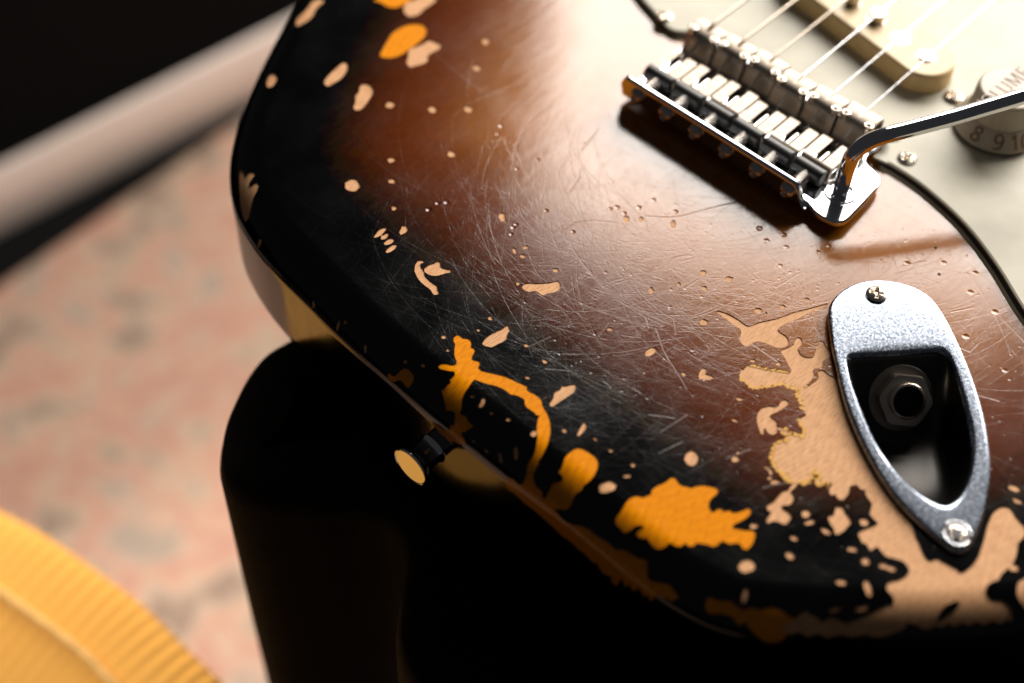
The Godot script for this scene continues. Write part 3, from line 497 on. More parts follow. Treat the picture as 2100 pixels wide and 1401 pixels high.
func room_lamp(at: Vector3, target: Vector3) -> void:
	var l := SpotLight3D.new()
	l.name = "rug_spot"
	l.light_energy = 1.25
	l.light_color = lin(1.0, 0.93, 0.85)
	l.spot_angle = 33.5
	l.spot_angle_attenuation = 0.15
	l.spot_range = 6.0
	l.light_size = 0.06
	l.shadow_enabled = true
	add_child(l)
	l.look_at_from_position(at, target, Vector3(1, 0, 0))


# ------------------------------------------------------------------ materials
func plain(color: Color, rough: float, metal := 0.0) -> StandardMaterial3D:
	var m := StandardMaterial3D.new()
	m.albedo_color = color
	m.roughness = rough
	m.metallic = metal
	return m


func make_materials() -> void:
	mats.chrome = plain(lin(0.72, 0.73, 0.75), 0.07, 1.0)
	mats.scuffed = plain(lin(0.42, 0.46, 0.52), 1.0, 1.0)
	mats.scuffed.albedo_texture = noise_tex(0.06, 512, [[0.2, Color(0.72, 0.74, 0.77)], [0.5, Color(0.84, 0.85, 0.87)], [0.8, Color(0.95, 0.95, 0.96)]], 5, 6)
	mats.scuffed.roughness_texture = noise_tex(0.05, 1024, [[0.25, Color(0.17, 0.17, 0.17)], [0.5, Color(0.22, 0.22, 0.22)], [0.66, Color(0.27, 0.27, 0.27)], [0.85, Color(0.33, 0.33, 0.33)]], 5, 5)
	mats.scuffed.uv1_scale = Vector3(2.2, 2.2, 1)
	mats.nickel = plain(lin(0.62, 0.54, 0.45), 0.26, 1.0)
	mats.steel = plain(lin(0.60, 0.56, 0.52), 0.22, 1.0)
	mats.saddle = plain(lin(0.40, 0.34, 0.28), 0.55, 1.0)
	mats.mark = plain(lin(0.07, 0.06, 0.05), 0.45, 1.0)
	mats.dark_steel = plain(lin(0.30, 0.26, 0.22), 0.3, 1.0)
	mats.wound = plain(lin(0.42, 0.36, 0.30), 0.35, 1.0)
	mats.mint = plain(lin(0.49, 0.455, 0.35), 0.5)
	mats.mint.albedo_texture = noise_tex(0.01, 512, [[0.3, Color(0.95, 0.95, 0.94)], [0.7, Color(1, 1, 1)]], 4, 9)
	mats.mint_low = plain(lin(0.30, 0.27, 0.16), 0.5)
	mats.black_ply = plain(lin(0.006, 0.006, 0.006), 0.45)
	mats.cream = plain(lin(0.60, 0.43, 0.20), 0.42)
	mats.knob = plain(lin(0.50, 0.42, 0.33), 0.45)
	mats.print = plain(lin(0.17, 0.075, 0.022), 0.5)
	mats.cup = plain(lin(0.045, 0.043, 0.041), 0.38, 1.0)
	mats.rubber = plain(lin(0.012, 0.011, 0.010), 0.42)
	mats.dark = plain(lin(0.004, 0.004, 0.004), 0.6)

	var wood := plain(lin(0.72, 0.40, 0.205), 0.6)
	wood.metallic_specular = 0.3
	wood.albedo_texture = noise_tex(0.02, 512, [[0.25, Color(0.86, 0.82, 0.77)], [0.5, Color(0.97, 0.96, 0.94)], [0.8, Color(1, 1, 1)]], 5, 21)
	wood.uv1_scale = Vector3(6.0, 66.0, 1)
	wood.heightmap_enabled = true
	wood.heightmap_texture = noise_tex(0.03, 512, [[0.0, Color.BLACK], [1.0, Color.WHITE]], 4, 22)
	wood.heightmap_scale = 0.002
	mats.wood = wood
	var yellow := plain(lin(0.84, 0.285, 0.0015), 0.22)
	yellow.metallic_specular = 0.35
	yellow.albedo_texture = noise_tex(0.02, 512, [[0.2, Color(0.86, 0.80, 0.7)], [0.5, Color(0.96, 0.95, 0.9)], [0.8, Color(1, 1, 1)]], 5, 23)
	yellow.uv1_scale = Vector3(7.0, 60.0, 1)
	mats.yellow = yellow
	mats.fringe = yellow.duplicate()
	mats.fringe.albedo_color = lin(0.72, 0.38, 0.055)
	mats.fringe.roughness = 0.5

	var lac := StandardMaterial3D.new()
	lac.vertex_color_use_as_albedo = true
	lac.roughness = 1.0
	lac.metallic_specular = 0.5
	var t := wear_textures()
	lac.heightmap_enabled = true
	lac.heightmap_texture = t[0]
	lac.heightmap_scale = 0.0045
	lac.roughness_texture = t[1]
	mats.lacquer = lac

	var leather := plain(lin(0.0085, 0.0066, 0.0050), 0.7)
	leather.uv1_triplanar = true
	leather.uv1_scale = Vector3(16, 16, 16)
	leather.heightmap_enabled = true
	var lt := noise_tex(0.03, 512, [[0.0, Color.WHITE], [0.55, Color(0.5, 0.5, 0.5)], [1.0, Color.BLACK]], 3, 31)
	(lt.noise as FastNoiseLite).noise_type = FastNoiseLite.TYPE_CELLULAR
	(lt.noise as FastNoiseLite).cellular_return_type = FastNoiseLite.RETURN_DISTANCE2_SUB
	leather.heightmap_texture = lt
	leather.heightmap_scale = 0.02
	leather.metallic_specular = 0.12
	mats.leather = leather

	var rug := plain(lin(0.95, 0.95, 0.95), 0.95)
	rug.albedo_texture = noise_tex(0.012, 1024, [[0.18, lin(0.26, 0.18, 0.135)], [0.34, lin(0.45, 0.33, 0.24)], [0.45, lin(0.49, 0.285, 0.20)], [0.56, lin(0.43, 0.225, 0.165)], [0.66, lin(0.50, 0.325, 0.235)], [0.82, lin(0.33, 0.26, 0.205)]], 4, 41)
	rug.uv1_triplanar = true
	rug.uv1_world_triplanar = true
	rug.uv1_scale = Vector3(1.3, 1.3, 1.3)
	mats.rug = rug
	mats.fabric = plain(lin(0.95, 0.47, 0.075), 0.85)
	mats.fabric.rim_enabled = true
	mats.fabric.rim = 0.3
	mats.fabric.albedo_texture = noise_tex(0.06, 512, [[0.2, Color(0.8, 0.76, 0.7)], [0.7, Color(1, 1, 1)]], 4, 51)
	mats.fabric.uv1_scale = Vector3(3, 8, 1)
	mats.seam = plain(lin(0.72, 0.42, 0.13), 0.85)
	mats.floor = plain(lin(0.004, 0.004, 0.0038), 0.8)
	mats.floor.metallic_specular = 0.2
	mats.case_black = plain(lin(0.004, 0.004, 0.004), 0.8)
	mats.case_black.metallic_specular = 0.15
	mats.trim = plain(lin(0.86, 0.75, 0.68), 0.42, 0.3)


# height and roughness of the lacquer: grain, swirl scratches, knocks; one tile is 280 mm of the unrolled surface
func wear_textures() -> Array:
	var size := 2048
	var k := size / 280.0
	var img := noise(0.035, 3, 61).get_image(size / 4, size)
	img.convert(Image.FORMAT_RF)
	img.resize(size, size, Image.INTERPOLATE_CUBIC)
	img.adjust_bcs(1.0, 0.35, 1.0)
	var h := img.get_data().to_float32_array()
	var rim := noise(0.006, 4, 62).get_image(size, size)
	rim.convert(Image.FORMAT_RF)
	rim.adjust_bcs(1.0, 0.25, 1.0)
	rim.adjust_bcs(0.28, 1.0, 1.0)
	var r := rim.get_data().to_float32_array()
	for i in 2600:
		var around := Vector2(-42, 8) + Vector2(rng.randfn(0, 16), rng.randfn(0, 16))
		var rad := rng.randf_range(22, 96)
		var a0 := PI + rng.randfn(-0.55, 0.75)
		var span := rng.randf_range(4, 42) / rad * (1.0 if rng.randf() < 0.5 else -1.0)
		var bend := rng.randfn(0, 0.25)
		var strength := 0.03 + 0.24 * pow(rng.randf(), 4.5)
		var last := around + Vector2.from_angle(a0) * rad
		var n := maxi(2, int(absf(span) * rad / 3.0))
		for s in range(1, n + 1):
			var f := float(s) / n
			var nxt := around + Vector2.from_angle(a0 + span * f) * rad * (1.0 + bend * f)
			stroke(h, r, size, k, last, nxt, strength, 0.0)
			last = nxt
	for i in 700:
		var a := Vector2(rng.randf_range(-150, 10), rng.randf_range(-60, 140))
		var b := a + Vector2.from_angle(rng.randf() * TAU) * rng.randf_range(1.5, 14)
		stroke(h, r, size, k, a, b, 0.03 + 0.25 * pow(rng.randf(), 3.0), 0.0)
	for i in 500:
		var a := Vector2(rng.randf_range(-120, 0), rng.randf_range(0, 130))
		pit(h, size, k, a, rng.randf_range(0.15, 0.5), rng.randf_range(0.2, 0.9))
	for e in _drawn_scratches():
		var line := pairs(e[1])
		var deep: float = e[0]
		for s in line.size() - 1:
			stroke(h, r, size, k, line[s], line[s + 1], 0.6 * deep, 0.02 + 0.07 * deep)
	for p in pairs(_drawn_pits()):
		pit(h, size, k, p, rng.randf_range(0.6, 0.95), rng.randf_range(2.5, 4.5))
	var hi := Image.create_from_data(size, size, false, Image.FORMAT_RF, h.to_byte_array())
	var ri := Image.create_from_data(size, size, false, Image.FORMAT_RF, r.to_byte_array())
	ri.convert(Image.FORMAT_L8)
	return [ImageTexture.create_from_image(hi), ImageTexture.create_from_image(ri)]


func stroke(h: PackedFloat32Array, r: PackedFloat32Array, size: int, k: float, a: Vector2, b: Vector2, depth: float, wide: float) -> void:
	var p := a * k
	var q := b * k
	var n := maxi(1, int(p.distance_to(q) / 0.7))
	var side: Vector2 = (q - p).orthogonal().normalized()
	var w := int(ceil(wide * k))
	for i in n:
		var c: Vector2 = p.lerp(q, float(i) / n)
		for o in range(-w, w + 1):
			var d: Vector2 = c + side * o
			var x := posmod(int(floor(d.x)), size)
			var y := posmod(int(floor(d.y)), size)
			var at := y * size + x
			var f := depth * (1.0 - absf(o) / (w + 1.0))
			if h[at] > 0.5 - f:
				h[at] = 0.5 - f
			if r[at] < 0.40:
				r[at] = minf(0.40, r[at] + 0.02 + 0.14 * depth)


func pit(h: PackedFloat32Array, size: int, k: float, at: Vector2, rad: float, depth: float) -> void:
	var m := int(ceil(rad * k * 1.3))
	var c := at * k
	for dy in range(-m, m + 1):
		for dx in range(-m, m + 1):
			var p: Vector2 = (c + Vector2(dx, dy)).floor()
			var d := p.distance_to(c) / (rad * k)
			if d < 1.3:
				var i := posmod(int(p.y), size) * size + posmod(int(p.x), size)
				h[i] += -depth * maxf(0.0, 1.0 - d * d) if d < 1.0 else 0.12 * depth * (1.3 - d)


# ------------------------------------------------------------------ the setting
func make_room() -> void:
	var s := Shape.new()
	for t in [[Vector3(-1500, -434, -2500), Vector3(2500, -434, -2500), Vector3(2500, -434, 1500)], [Vector3(-1500, -434, -2500), Vector3(2500, -434, 1500), Vector3(-1500, -434, 1500)]]:
		s.flat(t[0], t[1], t[2], Vector3.UP)
	tag(put(self, "floor", s, mats.floor), "", "", "structure")

	# the rug: a slab with a soft rounded edge
	var corner := Vector3(-64, -430, -481)
	var along := Vector3(0.9990, 0, -0.0439)
	var deep := Vector3(0.0439, 0, 0.9990)
	s = Shape.new()
	var rows := []
	for e in [[0.0, -434.0], [-1.5, -432.5], [0.0, -430.4], [4.0, -430.0], [60.0, -430.0], [900.0, -430.0]]:
		var line := PackedVector3Array()
		for i in 41:
			var p: Vector3 = corner + along * (-700.0 + 40.0 * i) + deep * e[0]
			line.append(Vector3(p.x, e[1], p.z))
		rows.append(line)
	s.sheet(rows, false)
	tag(put(self, "patterned_rug", s, mats.rug), "pink and beige patterned rug on the floor left of the guitar", "rug")

	# the black case behind the rug, with its pale metal edge
	var p0 := Vector3(-39, -434, -519)
	var dir := (Vector3(181, -434, -498) - p0).normalized()
	var back := Vector3(dir.z, 0, -dir.x)
	var o := Node3D.new()
	o.name = "equipment_case"
	o.position = (p0 + dir * 100) * MM
	add_child(o)
	tag(o, "black equipment case with a pale metal edge, standing behind the rug", "case")
	s = Shape.new()
	case_slab(s, dir, back, 4.0, 60.0, 500.0, 8.0)
	case_slab(s, dir, back, 8.0, 380.0, 500.0, 0.0)
	put(o, "case_body", s, mats.case_black)
	s = Shape.new()
	rows = []
	for e in [[4.0, 0.0], [1.2, 2.0], [0.0, 10.0], [-2.0, 22.0], [-2.4, 30.0], [-1.6, 40.0], [0.8, 50.0], [3.5, 55.0], [9.0, 57.0]]:
		var line := PackedVector3Array()
		for i in 21:
			line.append(dir * (-700.0 + 70.0 * i) + back * e[0] + Vector3(0, e[1], 0))
		rows.append(line)
	s.sheet(rows, false)
	put(o, "metal_edge", s, mats.trim)


func case_slab(s: Shape, dir: Vector3, back: Vector3, front: float, top: float, depth: float, low: float) -> void:
	var a := dir * -700.0 + back * front
	var b := dir * 700.0 + back * front
	var c := b + back * depth
	var d := a + back * depth
	var lo := Vector3(0, low, 0)
	var up := Vector3(0, top, 0)
	s.flat(a + lo, b + lo, b + up, -back)
	s.flat(a + lo, b + up, a + up, -back)
	s.flat(a + up, b + up, c + up, Vector3.UP)
	s.flat(a + up, c + up, d + up, Vector3.UP)
	s.flat(c + lo, d + lo, d + up, back)
	s.flat(c + lo, d + up, c + up, back)
	s.flat(b + lo, c + lo, c + up, dir)
	s.flat(b + lo, c + up, b + up, dir)
	s.flat(d + lo, a + lo, a + up, -dir)
	s.flat(d + lo, a + up, d + up, -dir)


func make_pouf() -> void:
	var line := spline(pairs([-90, -60, -136, -67, -153, -68, -171, -60, -182, -51, -187, -42, -184.5, -31, -176, -20, -167, -9, -164, 0, -168, 10, -179, 19, -189, 29, -194, 45, -194, 80, -190, 120, -170, 190, -110, 240, -20, 245, 60, 200, 95, 90, 80, -10, 20, -50]), 10, true)
	var s := Shape.new()
	var rows := []
	for e in [[40.0, -44.6], [12.0, -44.6], [5.0, -46.0], [1.5, -49.5], [0.0, -56.0], [0.0, -140.0], [0.5, -220.0], [1.0, -300.0], [3.0, -433.9]]:
		var ring := PackedVector3Array()
		for i in line.size():
			var t: Vector2 = (line[(i + 1) % line.size()] - line[i - 1]).normalized()
			var nrm := Vector2(t.y, -t.x)
			if nrm.dot(line[i] - Vector2(-50, 90)) < 0:
				nrm = -nrm
			var p: Vector2 = line[i] - nrm * e[0]
			ring.append(Vector3(p.x, e[1], p.y))
		rows.append(ring)
	s.sheet(rows, true)
	s.disk(rows[0], Vector3.UP)
	tag(put(self, "leather_pouf", s, mats.leather), "black grained leather pouf under the guitar body", "pouf")


func make_strap() -> void:
	var o := Node3D.new()
	o.name = "ribbed_strap"
	add_child(o)
	tag(o, "yellow ribbed woven strap at the lower left, in front of the rug", "strap")
	# the strap runs along its upper edge; its face falls away towards the camera and is ribbed across
	var path := pairs([-232, -255, -216, -212, -206, -182, -201, -164, -198, -147, -195, -127, -193, -108, -193, -85, -193, -63, -197, -40, -206, -15, -225, 20])
	path = spline(path, 40, false)
	var s := Shape.new()
	var rows := []
	var seam := PackedVector3Array()
	var run := 0.0
	for i in path.size():
		var d: Vector2 = (path[mini(i + 1, path.size() - 1)] - path[maxi(i - 1, 0)]).normalized()
		if i > 0:
			run += path[i].distance_to(path[i - 1])
		var out := Vector2(d.y, -d.x)     # towards the rug
		if out.x < 0:
			out = -out
		var rib := 0.42 * sin(run / 6.2 * TAU)
		var line := PackedVector3Array()
		for e in [[-3.0, -9.0, 0.0], [-0.6, -6.0, 0.5], [0.0, -3.0, 1.0], [-1.0, -1.0, 1.0], [-4.0, 0.0, 1.0], [-8.0, 0.3, 1.0], [-13.0, 0.2, 0.8], [-18.0, -0.4, 0.5], [-24.0, -1.2, 0.35], [-31.0, -2.6, 0.3], [-40.0, -5.0, 0.3], [-52.0, -9.0, 0.3], [-70.0, -16.0, 0.2], [-110.0, -34.0, 0.2], [-112.0, -40.0, 0.0]]:
			var q: Vector2 = path[i] + out * (e[0] + rib * e[2] * (1.0 if e[1] < -0.5 else 0.3))
			line.append(Vector3(q.x, -200.0 + e[1] + rib * e[2], q.y))
		rows.append(line)
		var sp: Vector2 = path[i] - out * 28.0
		seam.append(Vector3(sp.x, -200.9 + 0.2 * sin(run / 2.0), sp.y))
	s.sheet(rows, false, false, Vector2(1, 4))
	put(o, "woven_band", s, mats.fabric)
	s = Shape.new()
	s.tube(seam, 1.7, 8)
	put(o, "stitched_seam", s, mats.seam)


# ------------------------------------------------------------------ the guitar
func make_guitar() -> void:
	var g := Node3D.new()
	g.name = "electric_guitar"
	add_child(g)
	tag(g, "worn sunburst electric guitar with chipped black lacquer and chrome hardware", "guitar")
	make_body(g)
	make_pickguard(g)
	make_pickup(g)
	make_knob(g)
	make_bridge(g)
	make_arm(g)
	make_strings(g)
	make_jack(g)
	make_button(g)


# unrolled point -> [place, normal, millimetres in from the outline]
func rolled(q: Vector2) -> Array:
	var c := inner.get_closest_point(q)
	var d := q.distance_to(c)
	if Geometry2D.is_point_in_polygon(q + Vector2(0.00137, 0.00231), inner_poly) and Geometry2D.is_point_in_polygon(q + Vector2(-0.0071, 0.00717), inner_poly):
		return [Vector3(q.x, 0, q.y), Vector3.UP, d + RAD]
	var n: Vector2 = (q - c) / d if d > 1e-5 else Vector2(-1, 0)
	var q1 := PI * RAD / 2.0
	var straight := THICK - 2.0 * RAD
	if d <= q1:
		var a := d / RAD
		var p: Vector2 = c + n * RAD * sin(a)
		return [Vector3(p.x, -RAD * (1.0 - cos(a)), p.y), Vector3(n.x * sin(a), cos(a), n.y * sin(a)), RAD - d]
	if d <= q1 + straight:
		var p: Vector2 = c + n * RAD
		return [Vector3(p.x, -RAD - (d - q1), p.y), Vector3(n.x, 0, n.y), RAD - d]
	var b := minf((d - q1 - straight) / RAD, PI / 2.0)
	var p: Vector2 = c + n * RAD * cos(b)
	return [Vector3(p.x, -THICK + RAD * (1.0 - sin(b)), p.y), Vector3(n.x * cos(b), -sin(b), n.y * cos(b)), RAD - d]


var grain := FastNoiseLite.new()


func burst(d: float, p: Vector2) -> Color:
	var wob := grain.get_noise_2d(p.x * 0.12, p.y * 0.5)
	var e := d + wob * 3.0
	var red := smoothstep(26.0, 54.0, e)
	var amber := smoothstep(48.0, 94.0, e)
	var streak := 1.0 + 0.16 * grain.get_noise_2d(p.x * 0.35, p.y * 5.0) + 0.10 * grain.get_noise_2d(p.x * 1.5 + 40.0, p.y * 14.0)
	var c := Color(0.0030, 0.0030, 0.0034).lerp(Color(0.090, 0.0175, 0.0035), red)
	c = c.lerp(Color(0.30, 0.098, 0.010), amber)
	return Color(c.r * streak, c.g * streak, c.b * streak)


func field_of(poly: PackedVector2Array, best: PackedFloat32Array, id: PackedInt32Array, who: int, o: Vector2, nu: int, nv: int) -> void:
	var lo := Vector2(1e9, 1e9)
	var hi := -lo
	for p in poly:
		lo = lo.min(p)
		hi = hi.max(p)
	var cap := 1.6
	var i0 := clampi(int((lo.x - cap - o.x) / CELL), 0, nu - 1)
	var i1 := clampi(int((hi.x + cap - o.x) / CELL) + 1, 0, nu - 1)
	var j0 := clampi(int((lo.y - cap - o.y) / CELL), 0, nv - 1)
	var j1 := clampi(int((hi.y + cap - o.y) / CELL) + 1, 0, nv - 1)
	var w := j1 - j0 + 1
	var near := PackedFloat32Array()
	near.resize((i1 - i0 + 1) * w)
	near.fill(cap)
	for s in poly.size():
		var a := poly[s]
		var b := poly[(s + 1) % poly.size()]
		var s0 := clampi(int((minf(a.x, b.x) - cap - o.x) / CELL), i0, i1)
		var s1 := clampi(int((maxf(a.x, b.x) + cap - o.x) / CELL) + 1, i0, i1)
		var t0 := clampi(int((minf(a.y, b.y) - cap - o.y) / CELL), j0, j1)
		var t1 := clampi(int((maxf(a.y, b.y) + cap - o.y) / CELL) + 1, j0, j1)
		for i in range(s0, s1 + 1):
			for j in range(t0, t1 + 1):
				var q := o + Vector2(i, j) * CELL
				var d := q.distance_to(Geometry2D.get_closest_point_to_segment(q, a, b))
				var at := (i - i0) * w + j - j0
				if d < near[at]:
					near[at] = d
	for i in range(i0, i1 + 1):
		for j in range(j0, j1 + 1):
			var q := o + Vector2(i, j) * CELL
			var d: float = near[(i - i0) * w + j - j0]
			if not Geometry2D.is_point_in_polygon(q, poly):
				d = -d
			var at := i * nv + j
			if d > best[at]:
				best[at] = d
				id[at] = who


func make_body(g: Node3D) -> void:
	for p in spline(pairs(_inner_curve()), 4, false):
		inner.add_point(p)
		inner_poly.append(p)
	inner.bake_interval = 1.5
	inner_poly.append(Vector2(400, 200))
	inner_poly.append(Vector2(400, -200))
	grain = noise(1.0, 3, 71)
	var o := Vector2(-206, -200)
	var nu := int(216.0 / CELL)
	var nv := int(390.0 / CELL)
	var total := nu * nv
	var wood := PackedFloat32Array()
	wood.resize(total)
	wood.fill(-1.6)
	var yel := wood.duplicate()
	var wid := PackedInt32Array()
	wid.resize(total)
	wid.fill(-1)
	var yid := wid.duplicate()
	var names := {}
	for e in _wood_shapes():
		if not names.has(e[0]):
			names[e[0]] = names.size()
		field_of(spline(pairs(e[1]), 3, true), wood, wid, names[e[0]], o, nu, nv)
	var count := names.size()
	for e in _small_chips():
		field_of(spline(pairs(e), 2, true), wood, wid, count, o, nu, nv)
		count += 1
	var ynames := {}
	for e in _yellow_shapes():
		if not ynames.has(e[0]):
			ynames[e[0]] = ynames.size()
		field_of(spline(pairs(e[1]), 3, true), yel, yid, ynames[e[0]], o, nu, nv)
	var rough := noise(0.9, 3, 72)
	for e in _fringe_disks():
		var c := Vector2(e[0][0], e[0][1])
		var rr: float = e[1]
		for i in range(maxi(0, int((c.x - rr - o.x) / CELL)), mini(nu - 1, int((c.x + rr - o.x) / CELL))):
			for j in range(maxi(0, int((c.y - rr - o.y) / CELL)), mini(nv - 1, int((c.y + rr - o.y) / CELL))):
				var q := o + Vector2(i, j) * CELL
				var at := i * nv + j
				var d: float = minf(wood[at] + 0.50 + 1.2 * rough.get_noise_2dv(q * 1.6), (rr - q.distance_to(c)) * 0.7)
				if wid[at] == names["large"] and d > yel[at]:
					yel[at] = d
					yid[at] = ynames.size()
				if wid[at] == names["large"]:
					wood[at] += -0.3 + 0.8 * rough.get_noise_2dv(q * 1.3 + Vector2(50, 0))
	for at in total:
		if wood[at] > -1.5:
			wood[at] += 0.13 * rough.get_noise_2d(float(at / nv) * CELL * 1.2, float(at % nv) * CELL * 1.2)
	# places of the grid, where the photograph can look
	var pos := PackedVector3Array()
	var nor := PackedVector3Array()
	var col := PackedColorArray()
	var use := PackedByteArray()
	pos.resize(total)
	nor.resize(total)
	col.resize(total)
	use.resize(total)
	var last_w := PI * RAD + THICK - 2.0 * RAD + 0.3
	for i in nu:
		for j in nv:
			var q := o + Vector2(i, j) * CELL
			if not wanted(q):
				continue
			var at := i * nv + j
			var e := rolled(q)
			if RAD - e[2] > last_w or in_cavity(q):
				continue
			use[at] = 1
			pos[at] = e[0]
			nor[at] = e[1]
			col[at] = burst(e[2], q)
	var lac := Shape.new()
	var chips := {}
	var yellows := {}
	var map := PackedInt32Array()
	map.resize(total)
	map.fill(-1)
	for i in nu - 1:
		for j in nv - 1:
			var a := i * nv + j
			var ids := [a, a + nv, a + nv + 1, a + 1]
			if not (use[ids[0]] and use[ids[1]] and use[ids[2]] and use[ids[3]]):
				continue
			var wl: float = minf(minf(wood[ids[0]], wood[ids[1]]), minf(wood[ids[2]], wood[ids[3]]))
			var wh: float = maxf(maxf(wood[ids[0]], wood[ids[1]]), maxf(wood[ids[2]], wood[ids[3]]))
			var yh: float = maxf(maxf(yel[ids[0]], yel[ids[1]]), maxf(yel[ids[2]], yel[ids[3]]))
			if wh < 0.0 and yh < 0.0:
				for k in ids:
					if map[k] < 0:
						map[k] = lac.vert(pos[k], nor[k], (o + Vector2(k / nv, k % nv) * CELL) / 280.0)
						lac.c.append(col[k])
				lac.ix.append_array(PackedInt32Array([map[ids[0]], map[ids[2]], map[ids[3]], map[ids[0]], map[ids[1]], map[ids[2]]]))
				continue
			var who: int = -1
			for k in ids:
				if wid[k] >= 0 and (who < 0 or wood[k] >= wh):
					who = wid[k]
			var ywho: int = -1
			for k in ids:
				if yid[k] >= 0 and (ywho < 0 or yel[k] >= yh):
					ywho = yid[k]
			for t in [[ids[0], ids[1], ids[2]], [ids[0], ids[2], ids[3]]]:
				var tri := []
				for k in t:
					tri.append([pos[k], nor[k], (o + Vector2(k / nv, k % nv) * CELL), wood[k], yel[k], col[k], maxf(wood[k], yel[k])])
				var low := clip(tri, 6, -1.0)
				if low.size() > 2:
					fan(lac, low, 0.0, true)
					wall(lac, low, 6, who if wh > yh else ywho, DEPTH_WOOD if wh > yh else DEPTH_YELLOW)
				if wh > 0.0:
					var hi := clip(tri, 3, 1.0)
					if hi.size() > 2:
						if not chips.has(who):
							chips[who] = Shape.new()
						fan(chips[who], hi, DEPTH_WOOD, false)
				if yh > 0.0 and wl < 0.0:
					var mid := clip(clip(tri, 3, -1.0), 4, 1.0)
					if mid.size() > 2:
						if not yellows.has(ywho):
							yellows[ywho] = Shape.new()
						fan(yellows[ywho], mid, DEPTH_YELLOW, false)
	# the rest of the top, under the pickguard and beyond
	var step := 6.0
	var x0: float = o.x + (nu - 1) * CELL
	for i in 24:
		for j in 65:
			var q := Vector2(x0 + i * step, -195 + j * step)
			var k := []
			var ok := true
			for e in [Vector2.ZERO, Vector2(step, 0), Vector2(step, step), Vector2(0, step)]:
				var r := rolled(q + e)
				ok = ok and RAD - r[2] < last_w
				k.append(r)
			if not ok:
				continue
			var base := lac.v.size()
			for e in 4:
				lac.vert(k[e][0], k[e][1], (q + [Vector2.ZERO, Vector2(step, 0), Vector2(step, step), Vector2(0, step)][e]) / 280.0)
				lac.c.append(burst(k[e][2], q))
			lac.tri(base, base + 1, base + 2)
			lac.tri(base, base + 2, base + 3)
	var body := put(g, "body", lac, mats.lacquer)
	var big := yellows.keys()
	for k in big:
		put(body, "yellow_patch", yellows[k], mats.yellow if k < ynames.size() else mats.fringe)
	var order := chips.keys()
	order.sort()
	for k in order:
		put(body, "bare_wood_patch", chips[k], mats.wood)


func wanted(q: Vector2) -> bool:
	# the corner of the body that the photograph shows, with a margin all round
	return (q.x + 137.0) * 0.987 - (q.y + 199.0) < 80.0 and q.x + 0.6 * q.y < 125.0


func in_cavity(q: Vector2) -> bool:
	# the hole routed in the body under the jack plate
	var d := q - Vector2(-70.31, 94.02)
	var s := d.dot(Vector2(-0.6525, 0.7578))
	var t := d.dot(Vector2(-0.7578, -0.6525))
	return s > -18.0 and s < 28.5 and absf(t) < (14.2 if s < 0.0 else 14.2 * sqrt(maxf(0.0, 1.0 - pow(s / 29.0, 2.4))))


func clip(poly: Array, f: int, sgn: float) -> Array:
	var out := []
	var m := poly.size()
	for i in m:
		var a = poly[i]
		var b = poly[(i + 1) % m]
		var fa: float = a[f] * sgn
		var fb: float = b[f] * sgn
		if fa >= 0.0:
			out.append(a)
		if (fa >= 0.0) != (fb >= 0.0):
			var t := fa / (fa - fb)
			var c := []
			for k in 7:
				c.append(a[k] + (b[k] - a[k]) * t)
			c[f] = 0.0
			out.append(c)
	return out


func fan(s: Shape, poly: Array, depth: float, lacquer: bool) -> void:
	var base := s.v.size()
	for e in poly:
		var n: Vector3 = e[1].normalized()
		s.vert(e[0] - n * depth, n, e[2] / 280.0)
		if lacquer:
			s.c.append(e[5])
	for i in range(1, poly.size() - 1):
		s.tri(base, base + i, base + i + 1)


func wall(s: Shape, poly: Array, f: int, _who: int, depth: float) -> void:
	var m := poly.size()
	var c := Vector3.ZERO
	for e in poly:
		c += e[0]
	c /= float(m)
	for i in m:
		var a = poly[i]
		var b = poly[(i + 1) % m]
		if absf(a[f]) < 1e-7 and absf(b[f]) < 1e-7:
			var n: Vector3 = ((a[0] + b[0]) * 0.5 - c)
			n = (n - a[1] * n.dot(a[1])).normalized()
			var base := s.v.size()
			for e in [[a, 0.0], [b, 0.0], [b, depth], [a, depth]]:
				s.vert(e[0][0] - e[0][1] * e[1], n, e[0][2] / 280.0)
				s.c.append((e[0][5] as Color).lerp(Color(0.20, 0.075, 0.010), 0.75))
			s.tri(base, base + 1, base + 2)
			s.tri(base, base + 2, base + 3)


func screw_head(r: float, dome: float, edge: float, turn: float, cross_depth := 1.1) -> Shape:
	var s := Shape.new()
	var rows := []
	for i in 19:
		var k := float(i) / 18.0
		var line := PackedVector3Array()
		for j in 56:
			var a := TAU * j / 56.0
			var x := k * r * cos(a)
			var z := k * r * sin(a)
			var y := edge + dome * (1.0 - k * k)
			var u := absf(x * cos(turn) + z * sin(turn)) / r
			var w := absf(z * cos(turn) - x * sin(turn)) / r
			var inside := maxf(slot(u, w), slot(w, u))
			y -= cross_depth * inside
			line.append(Vector3(x, y, z))
		rows.append(line)
	var rim := PackedVector3Array()
	for j in 56:
		var a := TAU * j / 56.0
		rim.append(Vector3(r * 1.0 * cos(a), 0, r * sin(a)))
	s.sheet(rows, true)
	s.sheet([rows[18], rim], true)
	return s


func slot(u: float, w: float) -> float:
	return clampf((0.66 - u) / 0.14, 0, 1) * clampf((0.20 - 0.05 * u - w) / 0.09, 0, 1)


func at_mm(o: Node3D, p: Vector3, b := Basis()) -> void:
	o.transform = Transform3D(b, p * MM)


